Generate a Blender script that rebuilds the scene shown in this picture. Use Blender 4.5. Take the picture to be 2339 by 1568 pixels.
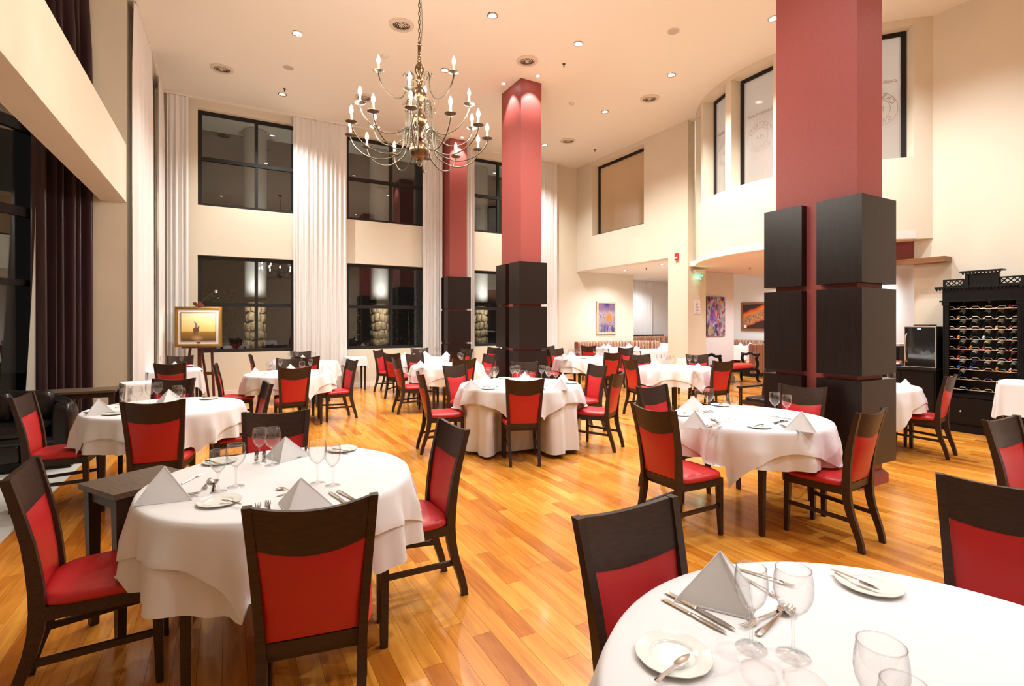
import bpy, bmesh, math, random
from mathutils import Vector, Matrix
random.seed(7)
PI = math.pi
C = bpy.context.scene.collection
for o in list(bpy.data.objects): bpy.data.objects.remove(o)

# ---------------------------------------------------------------- camera frame (2339 x 1568)
FX, FY, RX, RY = .4876, .8731, .8731, -.4876      # forward and right in plan
FL, UC, HZ, EYE = 1165.0, 1169.5, 739.0, 1.58
def ray(u, d):
    a = (u - UC) / FL
    return d * (FX + a * RX), d * (FY + a * RY)
def at(u, v, z):                                   # point on the horizontal plane z
    return ray(u, (EYE - z) * FL / (v - HZ))
def proj(x, y, z):
    d = x * FX + y * FY
    return UC + FL * (x * RX + y * RY) / d, HZ + (EYE - z) * FL / d, d
cam = bpy.data.cameras.new('camera'); co = bpy.data.objects.new('camera', cam); C.objects.link(co)
co.location = (0, 0, EYE)
co.rotation_euler = (PI / 2, 0, -math.atan2(FX, FY))
cam.sensor_width = 36; cam.lens = 36 * FL / 2339; cam.shift_y = -(784 - HZ) / 2339
cam.clip_start = .05; cam.clip_end = 200
bpy.context.scene.camera = co
vs = bpy.context.scene.view_settings
vs.view_transform = 'Standard'; vs.look = 'None'; vs.gamma = 1; vs.use_curve_mapping = False
vs.exposure = 0.52
w = bpy.data.worlds.new('night_sky'); bpy.context.scene.world = w; w.use_nodes = True
w.node_tree.nodes['Background'].inputs[0].default_value = (.13, .11, .10, 1)
w.node_tree.nodes['Background'].inputs[1].default_value = .05

# ---------------------------------------------------------------- lights
CEIL = 6.42
LOW = 2.95
WARM = (.95, .97, .95); COOL = (.89, .95, 1)
def lamp(kind, loc, power, color=WARM, target=None, size=.05, cone=70, blend=.6):
    l = bpy.data.lights.new('lamp', kind); l.energy = power; l.color = color
    if kind == 'AREA': l.shape = 'DISK'; l.size = size
    else: l.shadow_soft_size = size
    if kind == 'SPOT': l.spot_size = math.radians(cone); l.spot_blend = blend
    o = bpy.data.objects.new('lamp', l); C.objects.link(o); o.location = loc
    d = Vector(target) - Vector(loc) if target else Vector((0, 0, -1))
    o.rotation_euler = d.to_track_quat('-Z', 'Y').to_euler()
    return o
DOWN = [at(u, v, CEIL) for u, v in [(679, 76), (645, 215), (1125, 35), (1321, 100), (1016, 160), (1534, 171), (1382, 255), (1244, 331), (1767, 42)]]
DOWN_OUT = [(-.2, 1.2), (2.6, .4), (5.2, .6), (7.9, 1.0), (.4, -1.8), (3.4, -2.2), (6.6, -1.8), (7.8, 3.4), (3.3, 3.0), (-.2, 3.9)]
PD = 420
for x, y in DOWN: lamp('SPOT', (x, y, CEIL - .03), PD, WARM, None, .05, 125, .8)
for (x, y), p_ in zip(DOWN_OUT, (20, 150, 330, 300, 15, 150, 420, 360, 290, 30)): lamp('SPOT', (x, y, CEIL - .03), p_, COOL, None, .05, 125, .8)
# low-ceiling rooms (their own fixtures, daylight-white lamps)
LOWL = [(10.6, 11.9, 3.17), (11.6, 11.0, 3.17), (13.2, 13.6, 3.17), (10.4, 10.2, 3.17), (13.0, 11.0, 3.17), (14.4, 9.9, 3.17), (11.8, 7.4, LOW - .03), (13.6, 5.2, LOW - .03), (11.2, 4.6, LOW - .03)]
for x, y, z in LOWL:
    lamp('SPOT', (x, y, z), 130 if z > 3 else 380, COOL, None, .05, 150, .8)
# mezzanine behind the frosted panes
for x, y, p_ in [(11.0, 11.6, 45), (11.2, 8.0, 95), (11.2, 6.2, 95), (11.2, 4.4, 95)]:
    lamp('POINT', (x, y, 5.7), p_, WARM, None, .15)
BULB = 430           # chandelier bulb radiance

# ---------------------------------------------------------------- materials
def mat(name): 
    m = bpy.data.materials.new(name); m.use_nodes = True
    return m, m.node_tree, m.node_tree.nodes['Principled BSDF']
def simple(name, col, rough=.5, metal=0, spec=.5, coat=0, noise=None, sheen=0):
    m, t, b = mat(name)
    b.inputs['Base Color'].default_value = (*col, 1); b.inputs['Roughness'].default_value = rough
    b.inputs['Metallic'].default_value = metal; b.inputs['Specular IOR Level'].default_value = spec
    b.inputs['Coat Weight'].default_value = coat; b.inputs['Coat Roughness'].default_value = .12
    b.inputs['Sheen Weight'].default_value = sheen
    if noise:
        sc, amt, bump = noise
        tc = t.nodes.new('ShaderNodeTexCoord'); mp = t.nodes.new('ShaderNodeMapping')
        n = t.nodes.new('ShaderNodeTexNoise'); n.inputs['Detail'].default_value = 4
        t.links.new(tc.outputs['Object'], mp.inputs[0]); t.links.new(mp.outputs[0], n.inputs[0])
        mp.inputs['Scale'].default_value = sc if isinstance(sc, tuple) else (sc,) * 3
        n.inputs['Scale'].default_value = 1
        r = t.nodes.new('ShaderNodeValToRGB')
        r.color_ramp.elements[0].position = .3; r.color_ramp.elements[1].position = .7
        r.color_ramp.elements[0].color = (*[c * (1 - amt) for c in col], 1)
        r.color_ramp.elements[1].color = (*[min(1, c * (1 + amt)) for c in col], 1)
        t.links.new(n.outputs[0], r.inputs[0]); t.links.new(r.outputs[0], b.inputs['Base Color'])
        if bump:
            bp = t.nodes.new('ShaderNodeBump'); bp.inputs['Strength'].default_value = bump; bp.inputs['Distance'].default_value = .002
            t.links.new(n.outputs[0], bp.inputs['Height']); t.links.new(bp.outputs[0], b.inputs['Normal'])
    return m
def emit(name, col, s):
    m = bpy.data.materials.new(name); m.use_nodes = True; t = m.node_tree; t.nodes.clear()
    e = t.nodes.new('ShaderNodeEmission'); e.inputs[0].default_value = (*col, 1); e.inputs[1].default_value = s
    o = t.nodes.new('ShaderNodeOutputMaterial'); t.links.new(e.outputs[0], o.inputs[0]); return m
def facing(t, f0):       # two-sided Schlick reflectance
    g = t.nodes.new('ShaderNodeLayerWeight'); g.inputs['Blend'].default_value = .5
    p = t.nodes.new('ShaderNodeMath'); p.operation = 'POWER'; p.inputs[1].default_value = 2.6
    m = t.nodes.new('ShaderNodeMath'); m.operation = 'MULTIPLY_ADD'; m.inputs[1].default_value = 1 - f0; m.inputs[2].default_value = f0
    t.links.new(g.outputs['Facing'], p.inputs[0]); t.links.new(p.outputs[0], m.inputs[0]); return m.outputs[0]
def thin_glass(name, tint, ior, rough=0.0, edge=None):
    m = bpy.data.materials.new(name); m.use_nodes = True; t = m.node_tree; t.nodes.clear()
    tr = t.nodes.new('ShaderNodeBsdfTransparent'); tr.inputs[0].default_value = (*tint, 1)
    if edge:       # longer path through the wall of the glass at grazing view
        lw = t.nodes.new('ShaderNodeLayerWeight'); lw.inputs['Blend'].default_value = .5
        pw = t.nodes.new('ShaderNodeMath'); pw.operation = 'POWER'; pw.inputs[1].default_value = 3.0; t.links.new(lw.outputs['Facing'], pw.inputs[0])
        cm = t.nodes.new('ShaderNodeMix'); cm.data_type = 'RGBA'; cm.inputs[6].default_value = (*tint, 1); cm.inputs[7].default_value = (*edge, 1)
        t.links.new(pw.outputs[0], cm.inputs[0]); t.links.new(cm.outputs[2], tr.inputs[0])
    g = t.nodes.new('ShaderNodeBsdfGlossy'); g.inputs['Roughness'].default_value = rough
    f = facing(t, ior)
    mx = t.nodes.new('ShaderNodeMixShader'); o = t.nodes.new('ShaderNodeOutputMaterial')
    t.links.new(f, mx.inputs[0]); t.links.new(tr.outputs[0], mx.inputs[1]); t.links.new(g.outputs[0], mx.inputs[2])
    t.links.new(mx.outputs[0], o.inputs[0]); return m
M = {}
M['wall'] = simple('cream_paint', (.735, .66, .53), .75, spec=.25, noise=(1.2, .03, 0))
M['wall_w'] = simple('white_paint', (.80, .785, .765), .75, spec=.25)
M['ceil'] = simple('ceiling_paint', (.82, .782, .69), .8, spec=.2)
M['pink'] = simple('soffit_paint', (.80, .70, .66), .8, spec=.2)
M['trim'] = simple('white_trim', (.82, .77, .7), .5)
M['maroon'] = simple('maroon_paint', (.30, .064, .052), .5, spec=.35, noise=(30, .05, .05))
M['dark'] = simple('dark_stained_wood', (.013, .0065, .005), .34, spec=.32, noise=((90, 90, 5), .35, .15))
M['chair_wood'] = simple('chair_dark_wood', (.039, .019, .0115), .40, spec=.35, noise=((14, 90, 90), .3, .12))
M['table_wood'] = simple('table_dark_wood', (.11, .07, .043), .42, spec=.5, noise=((8, 90, 90), .35, .1))
M['red'] = simple('red_leatherette', (.50, .014, .016), .40, spec=.5, noise=(220, .03, .12))
M['velvet'] = simple('orange_red_velvet', (.58, .045, .015), .7)
M['cloth'] = simple('white_linen', (.77, .755, .745), .85, spec=.2, noise=(600, .02, .08))

M['porcelain'] = simple('white_porcelain', (.80, .80, .74), .15, spec=.5)
M['steel'] = simple('cutlery_steel', (.62, .58, .53), .17, metal=1)
M['chrome'] = simple('chrome', (.8, .78, .75), .15, metal=1)
M['alu'] = simple('brushed_steel', (.72, .66, .6), .35, metal=1)
M['brass'] = simple('aged_brass', (.11, .092, .066), .42, metal=1)
M['brass2'] = simple('polished_brass', (.20, .12, .065), .28, metal=1)
M['frame'] = simple('window_frame_brown', (.014, .011, .010), .55, spec=.3)
M['glassw'] = thin_glass('wine_glass_clear', (.985, .985, .985), .085, 0, (.50, .51, .50))
M['pane'] = thin_glass('window_pane_glass', (.85, .88, .86), .085)
M['leather'] = simple('black_leather', (.008, .005, .005), .28, spec=.45)
M['black'] = simple('black_lacquer', (.006, .0045, .004), .38, spec=.22)
M['gloss'] = simple('black_mirror_glass', (.01, .01, .01), .03, spec=1.0, coat=1)
M['gold'] = simple('gilt_frame', (.46, .27, .07), .32, metal=.6)
M['easel'] = simple('red_brown_wood', (.10, .022, .011), .4)
M['shelfwood'] = simple('brown_shelf_wood', (.24, .10, .03), .5, noise=((3, 3, 60), .3, .1))
M['pale'] = simple('pale_wood_frame', (.72, .50, .30), .5)
M['brown'] = simple('brown_wood_frame', (.27, .10, .035), .45)
M['plaster'] = simple('exterior_plaster', (.5, .48, .47), .8)
M['stone'] = simple('exterior_stone', (.30, .22, .14), .85, noise=(22, .55, .6))
M['night'] = simple('dark_paving', (.03, .03, .03), .9)
M['grille'] = simple('vent_metal', (.66, .56, .45), .5)
M['ventin'] = simple('vent_dark', (.03, .024, .015), .8)
M['spk'] = simple('speaker_grille', (.50, .44, .38), .7)
M['plastic'] = simple('white_plastic', (.75, .70, .64), .5)
M['redplastic'] = simple('red_plastic', (.6, .03, .02), .4)
M['candle'] = simple('candle_sleeve', (.82, .74, .52), .5)
M['offbulb'] = simple('unlit_bulb', (.85, .82, .75), .2)
M['tiles'] = simple('beige_stone_tile', (.60, .585, .53), .35, noise=((5, 9, 5), .07, .05))
M['grout'] = simple('grout', (.35, .33, .29), .9)
M['sub'] = simple('plank_joint', (.26, .11, .025), .9)
M['ink'] = simple('etched_ink', (.40, .30, .25), .8)
M['blueink'] = simple('blue_ink', (.22, .22, .42), .8)
M['paper'] = simple('white_paper', (.82, .79, .80), .7)
M['skin'] = simple('skin', (.55, .30, .2), .6); M['hair'] = simple('dark_hair', (.03, .015, .01), .6)
M['leaf'] = simple('dark_leaves', (.02, .035, .015), .7)
M['bulb'] = emit('lit_bulb', (1, .93, .83), BULB)
M['led'] = emit('downlight_lens', (1, .95, .85), 14)
M['spotlens'] = emit('spotlight_lens', (1, .97, .9), 40)
M['green'] = emit('green_exit_light', (.25, 1, .62), 1.15)
M['blue'] = emit('blue_display', (.15, .2, 1), 4)

def plank_mat(name, island):
    m, t, b = mat(name); N = t.nodes; L = t.links
    if island: g = N.new('ShaderNodeNewGeometry'); rnd = g.outputs['Random Per Island']
    else: oi = N.new('ShaderNodeObjectInfo'); rnd = oi.outputs['Random']
    g2 = N.new('ShaderNodeNewGeometry'); mp = N.new('ShaderNodeMapping'); mp.inputs['Scale'].default_value = (26, 2.2, 1)
    cx = N.new('ShaderNodeCombineXYZ'); ml = N.new('ShaderNodeMath'); ml.operation = 'MULTIPLY'; ml.inputs[1].default_value = 37
    L.new(rnd, ml.inputs[0]); L.new(ml.outputs[0], cx.inputs[2]); L.new(ml.outputs[0], cx.inputs[1])
    L.new(g2.outputs['Position'], mp.inputs[0]); ad = N.new('ShaderNodeVectorMath'); ad.operation = 'ADD'
    L.new(mp.outputs[0], ad.inputs[0]); L.new(cx.outputs[0], ad.inputs[1])
    n = N.new('ShaderNodeTexNoise'); n.inputs['Scale'].default_value = 1; n.inputs['Detail'].default_value = 5; n.inputs['Distortion'].default_value = .8
    L.new(ad.outputs[0], n.inputs[0])
    r = N.new('ShaderNodeValToRGB'); e = r.color_ramp.elements
    e[0].position = 0; e[0].color = (.50, .158, .014, 1); e[1].position = 1; e[1].color = (.82, .385, .062, 1)
    for p, c in [(.12, (.60, .20, .020)), (.3, (.70, .265, .030)), (.6, (.75, .305, .040)), (.85, (.80, .35, .050))]:
        q = e.new(p); q.color = (*c, 1)
    L.new(rnd, r.inputs[0])
    r2 = N.new('ShaderNodeValToRGB'); r2.color_ramp.elements[0].position = .30; r2.color_ramp.elements[1].position = .62
    r2.color_ramp.elements[0].color = (.62, .48, .36, 1); r2.color_ramp.elements[1].color = (1, 1, 1, 1)
    L.new(n.outputs[0], r2.inputs[0])
    mx = N.new('ShaderNodeMix'); mx.data_type = 'RGBA'; mx.blend_type = 'MULTIPLY'; mx.inputs[0].default_value = .75
    L.new(r.outputs[0], mx.inputs[6]); L.new(r2.outputs[0], mx.inputs[7]); L.new(mx.outputs[2], b.inputs['Base Color'])
    b.inputs['Roughness'].default_value = .24; b.inputs['Specular IOR Level'].default_value = .5
    b.inputs['Coat Weight'].default_value = .25; b.inputs['Coat Roughness'].default_value = .1
    return m
M['plank'] = plank_mat('honey_plank', False); M['plankf'] = plank_mat('honey_plank_field', True)

def curtain_mat(name, col, trans, rough=.9):
    m = bpy.data.materials.new(name); m.use_nodes = True; t = m.node_tree; t.nodes.clear(); N = t.nodes
    d = N.new('ShaderNodeBsdfDiffuse'); d.inputs[0].default_value = (*col, 1)
    tl = N.new('ShaderNodeBsdfTranslucent'); tl.inputs[0].default_value = (*col, 1)
    mx = N.new('ShaderNodeMixShader'); mx.inputs[0].default_value = trans
    o = N.new('ShaderNodeOutputMaterial')
    t.links.new(d.outputs[0], mx.inputs[1]); t.links.new(tl.outputs[0], mx.inputs[2]); t.links.new(mx.outputs[0], o.inputs[0]); return m
M['napkin'] = curtain_mat('napkin_linen', (.88, .875, .87), .32)
M['sheer'] = curtain_mat('white_sheer', (.84, .81, .785), .08)
M['lining'] = curtain_mat('curtain_lining', (.55, .52, .45), .2)
M['purple'] = simple('plum_satin', (.030, .008, .011), .36, spec=.5, sheen=.2, noise=((30, 30, 1.2), .5, .5))
def frosted(name='frosted_glass', dc=(.42, .38, .35), tc=(.72, .68, .66)):
    m = bpy.data.materials.new(name); m.use_nodes = True; t = m.node_tree; t.nodes.clear(); N = t.nodes
    d = N.new('ShaderNodeBsdfDiffuse'); d.inputs[0].default_value = (*dc, 1)
    tl = N.new('ShaderNodeBsdfTranslucent'); tl.inputs[0].default_value = (*tc, 1)
    g = N.new('ShaderNodeBsdfGlossy'); g.inputs['Roughness'].default_value = .09
    a = N.new('ShaderNodeMixShader'); a.inputs[0].default_value = .5
    b = N.new('ShaderNodeMixShader'); f = facing(t, .06)
    o = N.new('ShaderNodeOutputMaterial'); L = t.links
    L.new(d.outputs[0], a.inputs[1]); L.new(tl.outputs[0], a.inputs[2]); L.new(a.outputs[0], b.inputs[1]); L.new(g.outputs[0], b.inputs[2])
    L.new(f, b.inputs[0]); L.new(b.outputs[0], o.inputs[0]); return m
M['frost'] = frosted(); M['frost2'] = frosted('amber_frosted_glass', (.40, .30, .20), (.70, .50, .34))
def stripes():
    m, t, b = mat('striped_upholstery'); N = t.nodes; L = t.links
    uv = N.new('ShaderNodeUVMap'); s = N.new('ShaderNodeSeparateXYZ'); L.new(uv.outputs[0], s.inputs[0])
    f = N.new('ShaderNodeMath'); f.operation = 'FRACT'; mu = N.new('ShaderNodeMath'); mu.operation = 'MULTIPLY'; mu.inputs[1].default_value = 4.2
    L.new(s.outputs[0], mu.inputs[0]); L.new(mu.outputs[0], f.inputs[0])
    r = N.new('ShaderNodeValToRGB'); r.color_ramp.interpolation = 'CONSTANT'; e = r.color_ramp.elements
    cs = [(0, (.22, .06, .04)), (.14, (.60, .40, .22)), (.2, (.16, .05, .035)), (.34, (.62, .28, .10)), (.42, (.30, .18, .13)), (.52, (.75, .62, .42)), (.57, (.25, .05, .04)), (.72, (.45, .26, .16)), (.8, (.14, .05, .04)), (.92, (.70, .48, .26))]
    e[0].color = (*cs[0][1], 1); e[1].position = cs[1][0]; e[1].color = (*cs[1][1], 1)
    for p, c in cs[2:]: q = e.new(p); q.color = (*c, 1)
    L.new(f.outputs[0], r.inputs[0]); L.new(r.outputs[0], b.inputs['Base Color']); b.inputs['Roughness'].default_value = .7
    return m
M['stripe'] = stripes()
def painting(name, kind):
    m, t, b = mat(name); N = t.nodes; L = t.links; b.inputs['Roughness'].default_value = .45
    uv = N.new('ShaderNodeUVMap')
    def ramp(src, cs, mode='LINEAR'):
        r = N.new('ShaderNodeValToRGB'); r.color_ramp.interpolation = mode; e = r.color_ramp.elements
        e[0].position = cs[0][0]; e[0].color = (*cs[0][1], 1); e[1].position = cs[-1][0]; e[1].color = (*cs[-1][1], 1)
        for p, c in cs[1:-1]: q = e.new(p); q.color = (*c, 1)
        L.new(src, r.inputs[0]); return r.outputs[0]
    def mth(op, a, b_=None):
        n = N.new('ShaderNodeMath'); n.operation = op
        for i, q in enumerate((a, b_)):
            if q is None: continue
            if isinstance(q, (int, float)): n.inputs[i].default_value = q
            else: L.new(q, n.inputs[i])
        return n.outputs[0]
    def mix(f, a, c):
        n = N.new('ShaderNodeMix'); n.data_type = 'RGBA'
        for i, q in ((0, f), (6, a), (7, c)):
            if isinstance(q, tuple): n.inputs[i].default_value = (*q, 1)
            elif isinstance(q, (int, float)): n.inputs[i].default_value = q
            else: L.new(q, n.inputs[i])
        return n.outputs[2]
    s = N.new('ShaderNodeSeparateXYZ'); L.new(uv.outputs[0], s.inputs[0]); U, V = s.outputs[0], s.outputs[1]
    def noise(sx, sy, dist=0, det=4, rot=0):
        mp = N.new('ShaderNodeMapping'); mp.inputs['Scale'].default_value = (sx, sy, 1); mp.inputs['Rotation'].default_value = (0, 0, rot)
        L.new(uv.outputs[0], mp.inputs[0]); n = N.new('ShaderNodeTexNoise'); n.inputs['Scale'].default_value = 1
        n.inputs['Detail'].default_value = det; n.inputs['Distortion'].default_value = dist; L.new(mp.outputs[0], n.inputs[0]); return n.outputs[0]
    def vor(sx, sy, rot=0):
        mp = N.new('ShaderNodeMapping'); mp.inputs['Scale'].default_value = (sx, sy, 1); mp.inputs['Rotation'].default_value = (0, 0, rot)
        L.new(uv.outputs[0], mp.inputs[0]); n = N.new('ShaderNodeTexVoronoi'); n.inputs['Scale'].default_value = 1
        L.new(mp.outputs[0], n.inputs[0]); q = N.new('ShaderNodeSeparateColor'); L.new(n.outputs['Color'], q.inputs[0]); return q.outputs[0], n.outputs['Distance']
    def blob(cx, cy, rx, ry, soft=.3):
        a = mth('DIVIDE', mth('SUBTRACT', U, cx), rx); c = mth('DIVIDE', mth('SUBTRACT', V, cy), ry)
        d = mth('SQRT', mth('ADD', mth('MULTIPLY', a, a), mth('MULTIPLY', c, c)))
        return ramp(d, [(1 - soft, (1, 1, 1)), (1 + soft * .2, (0, 0, 0))])
    if kind == 'rider':
        g = ramp(V, [(0, (.10, .05, .02)), (.12, (.30, .15, .03)), (.26, (.42, .24, .04)), (.33, (.55, .36, .06)), (.335, (.86, .62, .20)), (.6, (.92, .76, .36)), (.8, (.86, .85, .50)), (1, (.72, .83, .62))])
        n = noise(30, 60); f = ramp(V, [(.3, (1, 1, 1)), (.34, (0, 0, 0))])
        c = mix(mth('MULTIPLY', f, mth('MULTIPLY', n, .7)), g, (.14, .07, .03))
        c = mix(blob(.46, .09, .2, .12, .9), c, (.55, .32, .18))
    elif kind == 'violet':
        n = noise(12, 14, 1.5); c = ramp(n, [(.3, (.16, .12, .20)), (.42, (.42, .36, .42)), (.5, (.60, .50, .46)), (.58, (.45, .36, .44)), (.68, (.26, .18, .26)), (.8, (.62, .60, .62))])
        c = mix(mth('MULTIPLY', ramp(V, [(.68, (0, 0, 0)), (.78, (1, 1, 1))]), .6), c, (.25, .12, .22))
        c = mix(blob(.53, .96, .25, .14, .8), c, (.10, .07, .30))
        st = noise(14, 3, 1); c = mix(mth('MULTIPLY', ramp(V, [(.2, (1, 1, 1)), (.38, (0, 0, 0))]), ramp(st, [(.45, (0, 0, 0)), (.6, (1, 1, 1))])), c, (.13, .11, .28))
        n3 = noise(10, 10); c = mix(mth('MULTIPLY', blob(.66, .50, .24, .17, .35), ramp(n3, [(.2, (1, 1, 1)), (.9, (.6, .6, .6))])), c, (.85, .30, .06))
    elif kind == 'abstract':
        v, d = vor(7, 10, .6); c = ramp(v, [(0, (.45, .36, .45)), (.2, (.18, .13, .36)), (.3, (.55, .50, .50)), (.45, (.60, .04, .05)), (.52, (.80, .40, .08)), (.6, (.50, .45, .50)), (.72, (.42, .22, .36)), (.82, (.85, .55, .12)), (.88, (.25, .08, .12)), (.94, (.58, .56, .56))], 'CONSTANT')
        v2, d2 = vor(16, 9, -.8); c2 = ramp(v2, [(0, (.50, .46, .50)), (.3, (.32, .24, .40)), (.5, (.62, .58, .60)), (.75, (.66, .12, .20)), (.85, (.12, .08, .16))], 'CONSTANT')
        c = mix(ramp(noise(3, 3), [(.45, (0, 0, 0)), (.55, (1, 1, 1))]), c, c2)
        c = mix(mth('MULTIPLY', blob(.32, .50, .17, .2, .2), .75), c, (.30, .16, .62))
        c = mix(mth('MULTIPLY', blob(.25, .14, .12, .12, .3), .8), c, (.50, .44, .20))
    elif kind == 'orange':
        k = mth('ADD', mth('SUBTRACT', V, mth('MULTIPLY', U, .62)), mth('MULTIPLY', mth('SUBTRACT', noise(4, 4), .5), .18))
        n = noise(26, 22, 1); crowd = ramp(n, [(.35, (.20, .07, .06)), (.5, (.55, .28, .14)), (.6, (.78, .52, .28)), (.7, (.42, .26, .32))])
        base = ramp(k, [(-.0, (.10, .04, .03)), (.06, (.75, .20, .03)), (.14, (.80, .42, .16)), (.16, (.5, .3, .2)), (.42, (.55, .32, .18)), (.48, (.82, .35, .08)), (.62, (.75, .16, .02)), (.68, (.10, .045, .03)), (.9, (.08, .035, .03))])
        f = ramp(k, [(.05, (0, 0, 0)), (.12, (1, 1, 1)), (.4, (1, 1, 1)), (.47, (0, 0, 0))])
        c = mix(mth('MULTIPLY', f, .85), base, crowd)
    dk = mix(1.0, c, (.62, .60, .58)) if 0 else c
    gm_ = N.new('ShaderNodeGamma'); gm_.inputs[1].default_value = 1.0 if kind == 'rider' else 1.45; L.new(dk, gm_.inputs[0]); L.new(gm_.outputs[0], b.inputs['Base Color'])
    return m

# ---------------------------------------------------------------- mesh helpers
class MB:
    def __init__(s): s.v = []; s.f = []; s.uv = None
    def add(s, vs_, fs):
        n = len(s.v); s.v += [tuple(p) for p in vs_]; s.f += [tuple(i + n for i in f) for f in fs]; return s
    def box(s, x0, x1, y0, y1, z0, z1):
        return s.add([(x0, y0, z0), (x1, y0, z0), (x1, y1, z0), (x0, y1, z0), (x0, y0, z1), (x1, y0, z1), (x1, y1, z1), (x0, y1, z1)],
                     [(0, 3, 2, 1), (4, 5, 6, 7), (0, 1, 5, 4), (1, 2, 6, 5), (2, 3, 7, 6), (3, 0, 4, 7)])
    def hexa(s, a, b):      # two quads of 4 points (bottom, top)
        return s.add(list(a) + list(b), [(0, 3, 2, 1), (4, 5, 6, 7), (0, 1, 5, 4), (1, 2, 6, 5), (2, 3, 7, 6), (3, 0, 4, 7)])
    def beam(s, pts, sx, sy):   # rectangular bar through points in z order, half widths lists
        n = len(pts); vv = []
        for i, p in enumerate(pts):
            a = sx[i] if isinstance(sx, (list, tuple)) else sx; b = sy[i] if isinstance(sy, (list, tuple)) else sy
            vv += [(p[0] - a, p[1] - b, p[2]), (p[0] + a, p[1] - b, p[2]), (p[0] + a, p[1] + b, p[2]), (p[0] - a, p[1] + b, p[2])]
        ff = [(3, 2, 1, 0), tuple(4 * (n - 1) + k for k in range(4))]
        for i in range(n - 1):
            for k in range(4):
                ff.append((4 * i + k, 4 * i + (k + 1) % 4, 4 * i + 4 + (k + 1) % 4, 4 * i + 4 + k))
        return s.add(vv, ff)
    def grid(s, fn, nu, nv, closed=False):
        vv = [fn(i / nu, j / nv) for j in range(nv + 1) for i in range(nu if closed else nu + 1)]
        W = nu if closed else nu + 1; ff = []
        for j in range(nv):
            for i in range(nu):
                k = (i + 1) % W if closed else i + 1
                ff.append((j * W + i, j * W + k, (j + 1) * W + k, (j + 1) * W + i))
        return s.add(vv, ff)
    def lathe(s, prof, n=20, cx=0, cy=0, cz=0, cap0=False, cap1=False):
        vv = []; 
        for r, z in prof:
            for k in range(n): vv.append((cx + r * math.cos(2 * PI * k / n), cy + r * math.sin(2 * PI * k / n), cz + z))
        ff = []
        for j in range(len(prof) - 1):
            for k in range(n): ff.append((j * n + k, j * n + (k + 1) % n, (j + 1) * n + (k + 1) % n, (j + 1) * n + k))
        if cap0: ff.append(tuple(reversed(range(n))))
        if cap1: ff.append(tuple((len(prof) - 1) * n + k for k in range(n)))
        return s.add(vv, ff)
    def tube(s, pts, r, n=8, closed=False):
        P = [Vector(p) for p in pts]; m = len(P); up = Vector((0, 0, 1)); vv = []; side0 = None
        for i in range(m):
            if closed: t = P[(i + 1) % m] - P[i - 1]
            else: t = P[min(i + 1, m - 1)] - P[max(i - 1, 0)]
            t.normalize()
            if side0 is None:
                side = t.cross(up)
                if side.length < .05: side = t.cross(Vector((1, 0, 0)))
            else:
                side = side0 - t * side0.dot(t)
            side.normalize(); side0 = side; q = t.cross(side)
            rr = r[i] if isinstance(r, (list, tuple)) else r
            for k in range(n):
                a = 2 * PI * k / n; vv.append(P[i] + (side * math.cos(a) + q * math.sin(a)) * rr)
        ff = []
        for i in range(m if closed else m - 1):
            j = (i + 1) % m
            for k in range(n): ff.append((i * n + k, i * n + (k + 1) % n, j * n + (k + 1) % n, j * n + k))
        if not closed: ff += [tuple(reversed(range(n))), tuple((m - 1) * n + k for k in range(n))]
        return s.add(vv, ff)
    def poly(s, pts2, z0, z1):      # prism of a plan polygon (ccw)
        n = len(pts2); vv = [(x, y, z0) for x, y in pts2] + [(x, y, z1) for x, y in pts2]
        return s.add(vv, [tuple(reversed(range(n))), tuple(range(n, 2 * n))] + [(i, (i + 1) % n, n + (i + 1) % n, n + i) for i in range(n)])
    def xf(s, mt):
        s.v = [tuple(mt @ Vector(p)) for p in s.v]; return s
    def mesh(s, name, m, smooth=None):
        me = bpy.data.meshes.new(name); me.from_pydata(s.v, [], s.f)
        if m is not None: me.materials.append(m)
        if smooth is not None:
            me.shade_smooth(); me.set_sharp_from_angle(angle=math.radians(smooth))
        me.update(); return me
    def build(s, name, m, parent=None, smooth=None, fix=True):
        me = s.mesh(name, m, smooth)
        if fix:
            bm = bmesh.new(); bm.from_mesh(me); bmesh.ops.recalc_face_normals(bm, faces=bm.faces); bm.to_mesh(me); bm.free()
        o = bpy.data.objects.new(name, me); C.objects.link(o)
        if parent: o.parent = parent
        return o
def tag(o, label=None, cat=None, group=None, kind=None):
    if label: o['label'] = label
    if cat: o['category'] = cat
    if group: o['group'] = group
    if kind: o['kind'] = kind
    return o
def empty(name, loc=(0, 0, 0), rz=0, **k):
    o = bpy.data.objects.new(name, None); o.empty_display_size = .1; C.objects.link(o); o.location = loc; o.rotation_euler = (0, 0, rz)
    return tag(o, **k)
def dup(root, loc=None, rz=None, **k):
    r = root.copy(); C.objects.link(r)
    for q in ('label', 'category', 'group'):
        if q in k or q in r: pass
    if loc is not None: r.location = loc
    if rz is not None: r.rotation_euler = (0, 0, rz)
    tag(r, **k)
    for ch in root.children:
        c = ch.copy(); C.objects.link(c); c.parent = r
        for g in ch.children:
            d = g.copy(); C.objects.link(d); d.parent = c
    return r
def link(name, me, parent=None):
    o = bpy.data.objects.new(name, me); C.objects.link(o)
    if parent: o.parent = parent
    return o
def uvquad(name, pts, m, parent=None, thick=None):     # flat picture with 0..1 uv
    me = bpy.data.meshes.new(name); me.from_pydata([tuple(p) for p in pts], [], [(0, 1, 2, 3)]); me.materials.append(m)
    u = me.uv_layers.new(name='UVMap')
    for i, c in enumerate([(0, 0), (1, 0), (1, 1), (0, 1)]): u.data[i].uv = c
    return link(name, me, parent)
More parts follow.
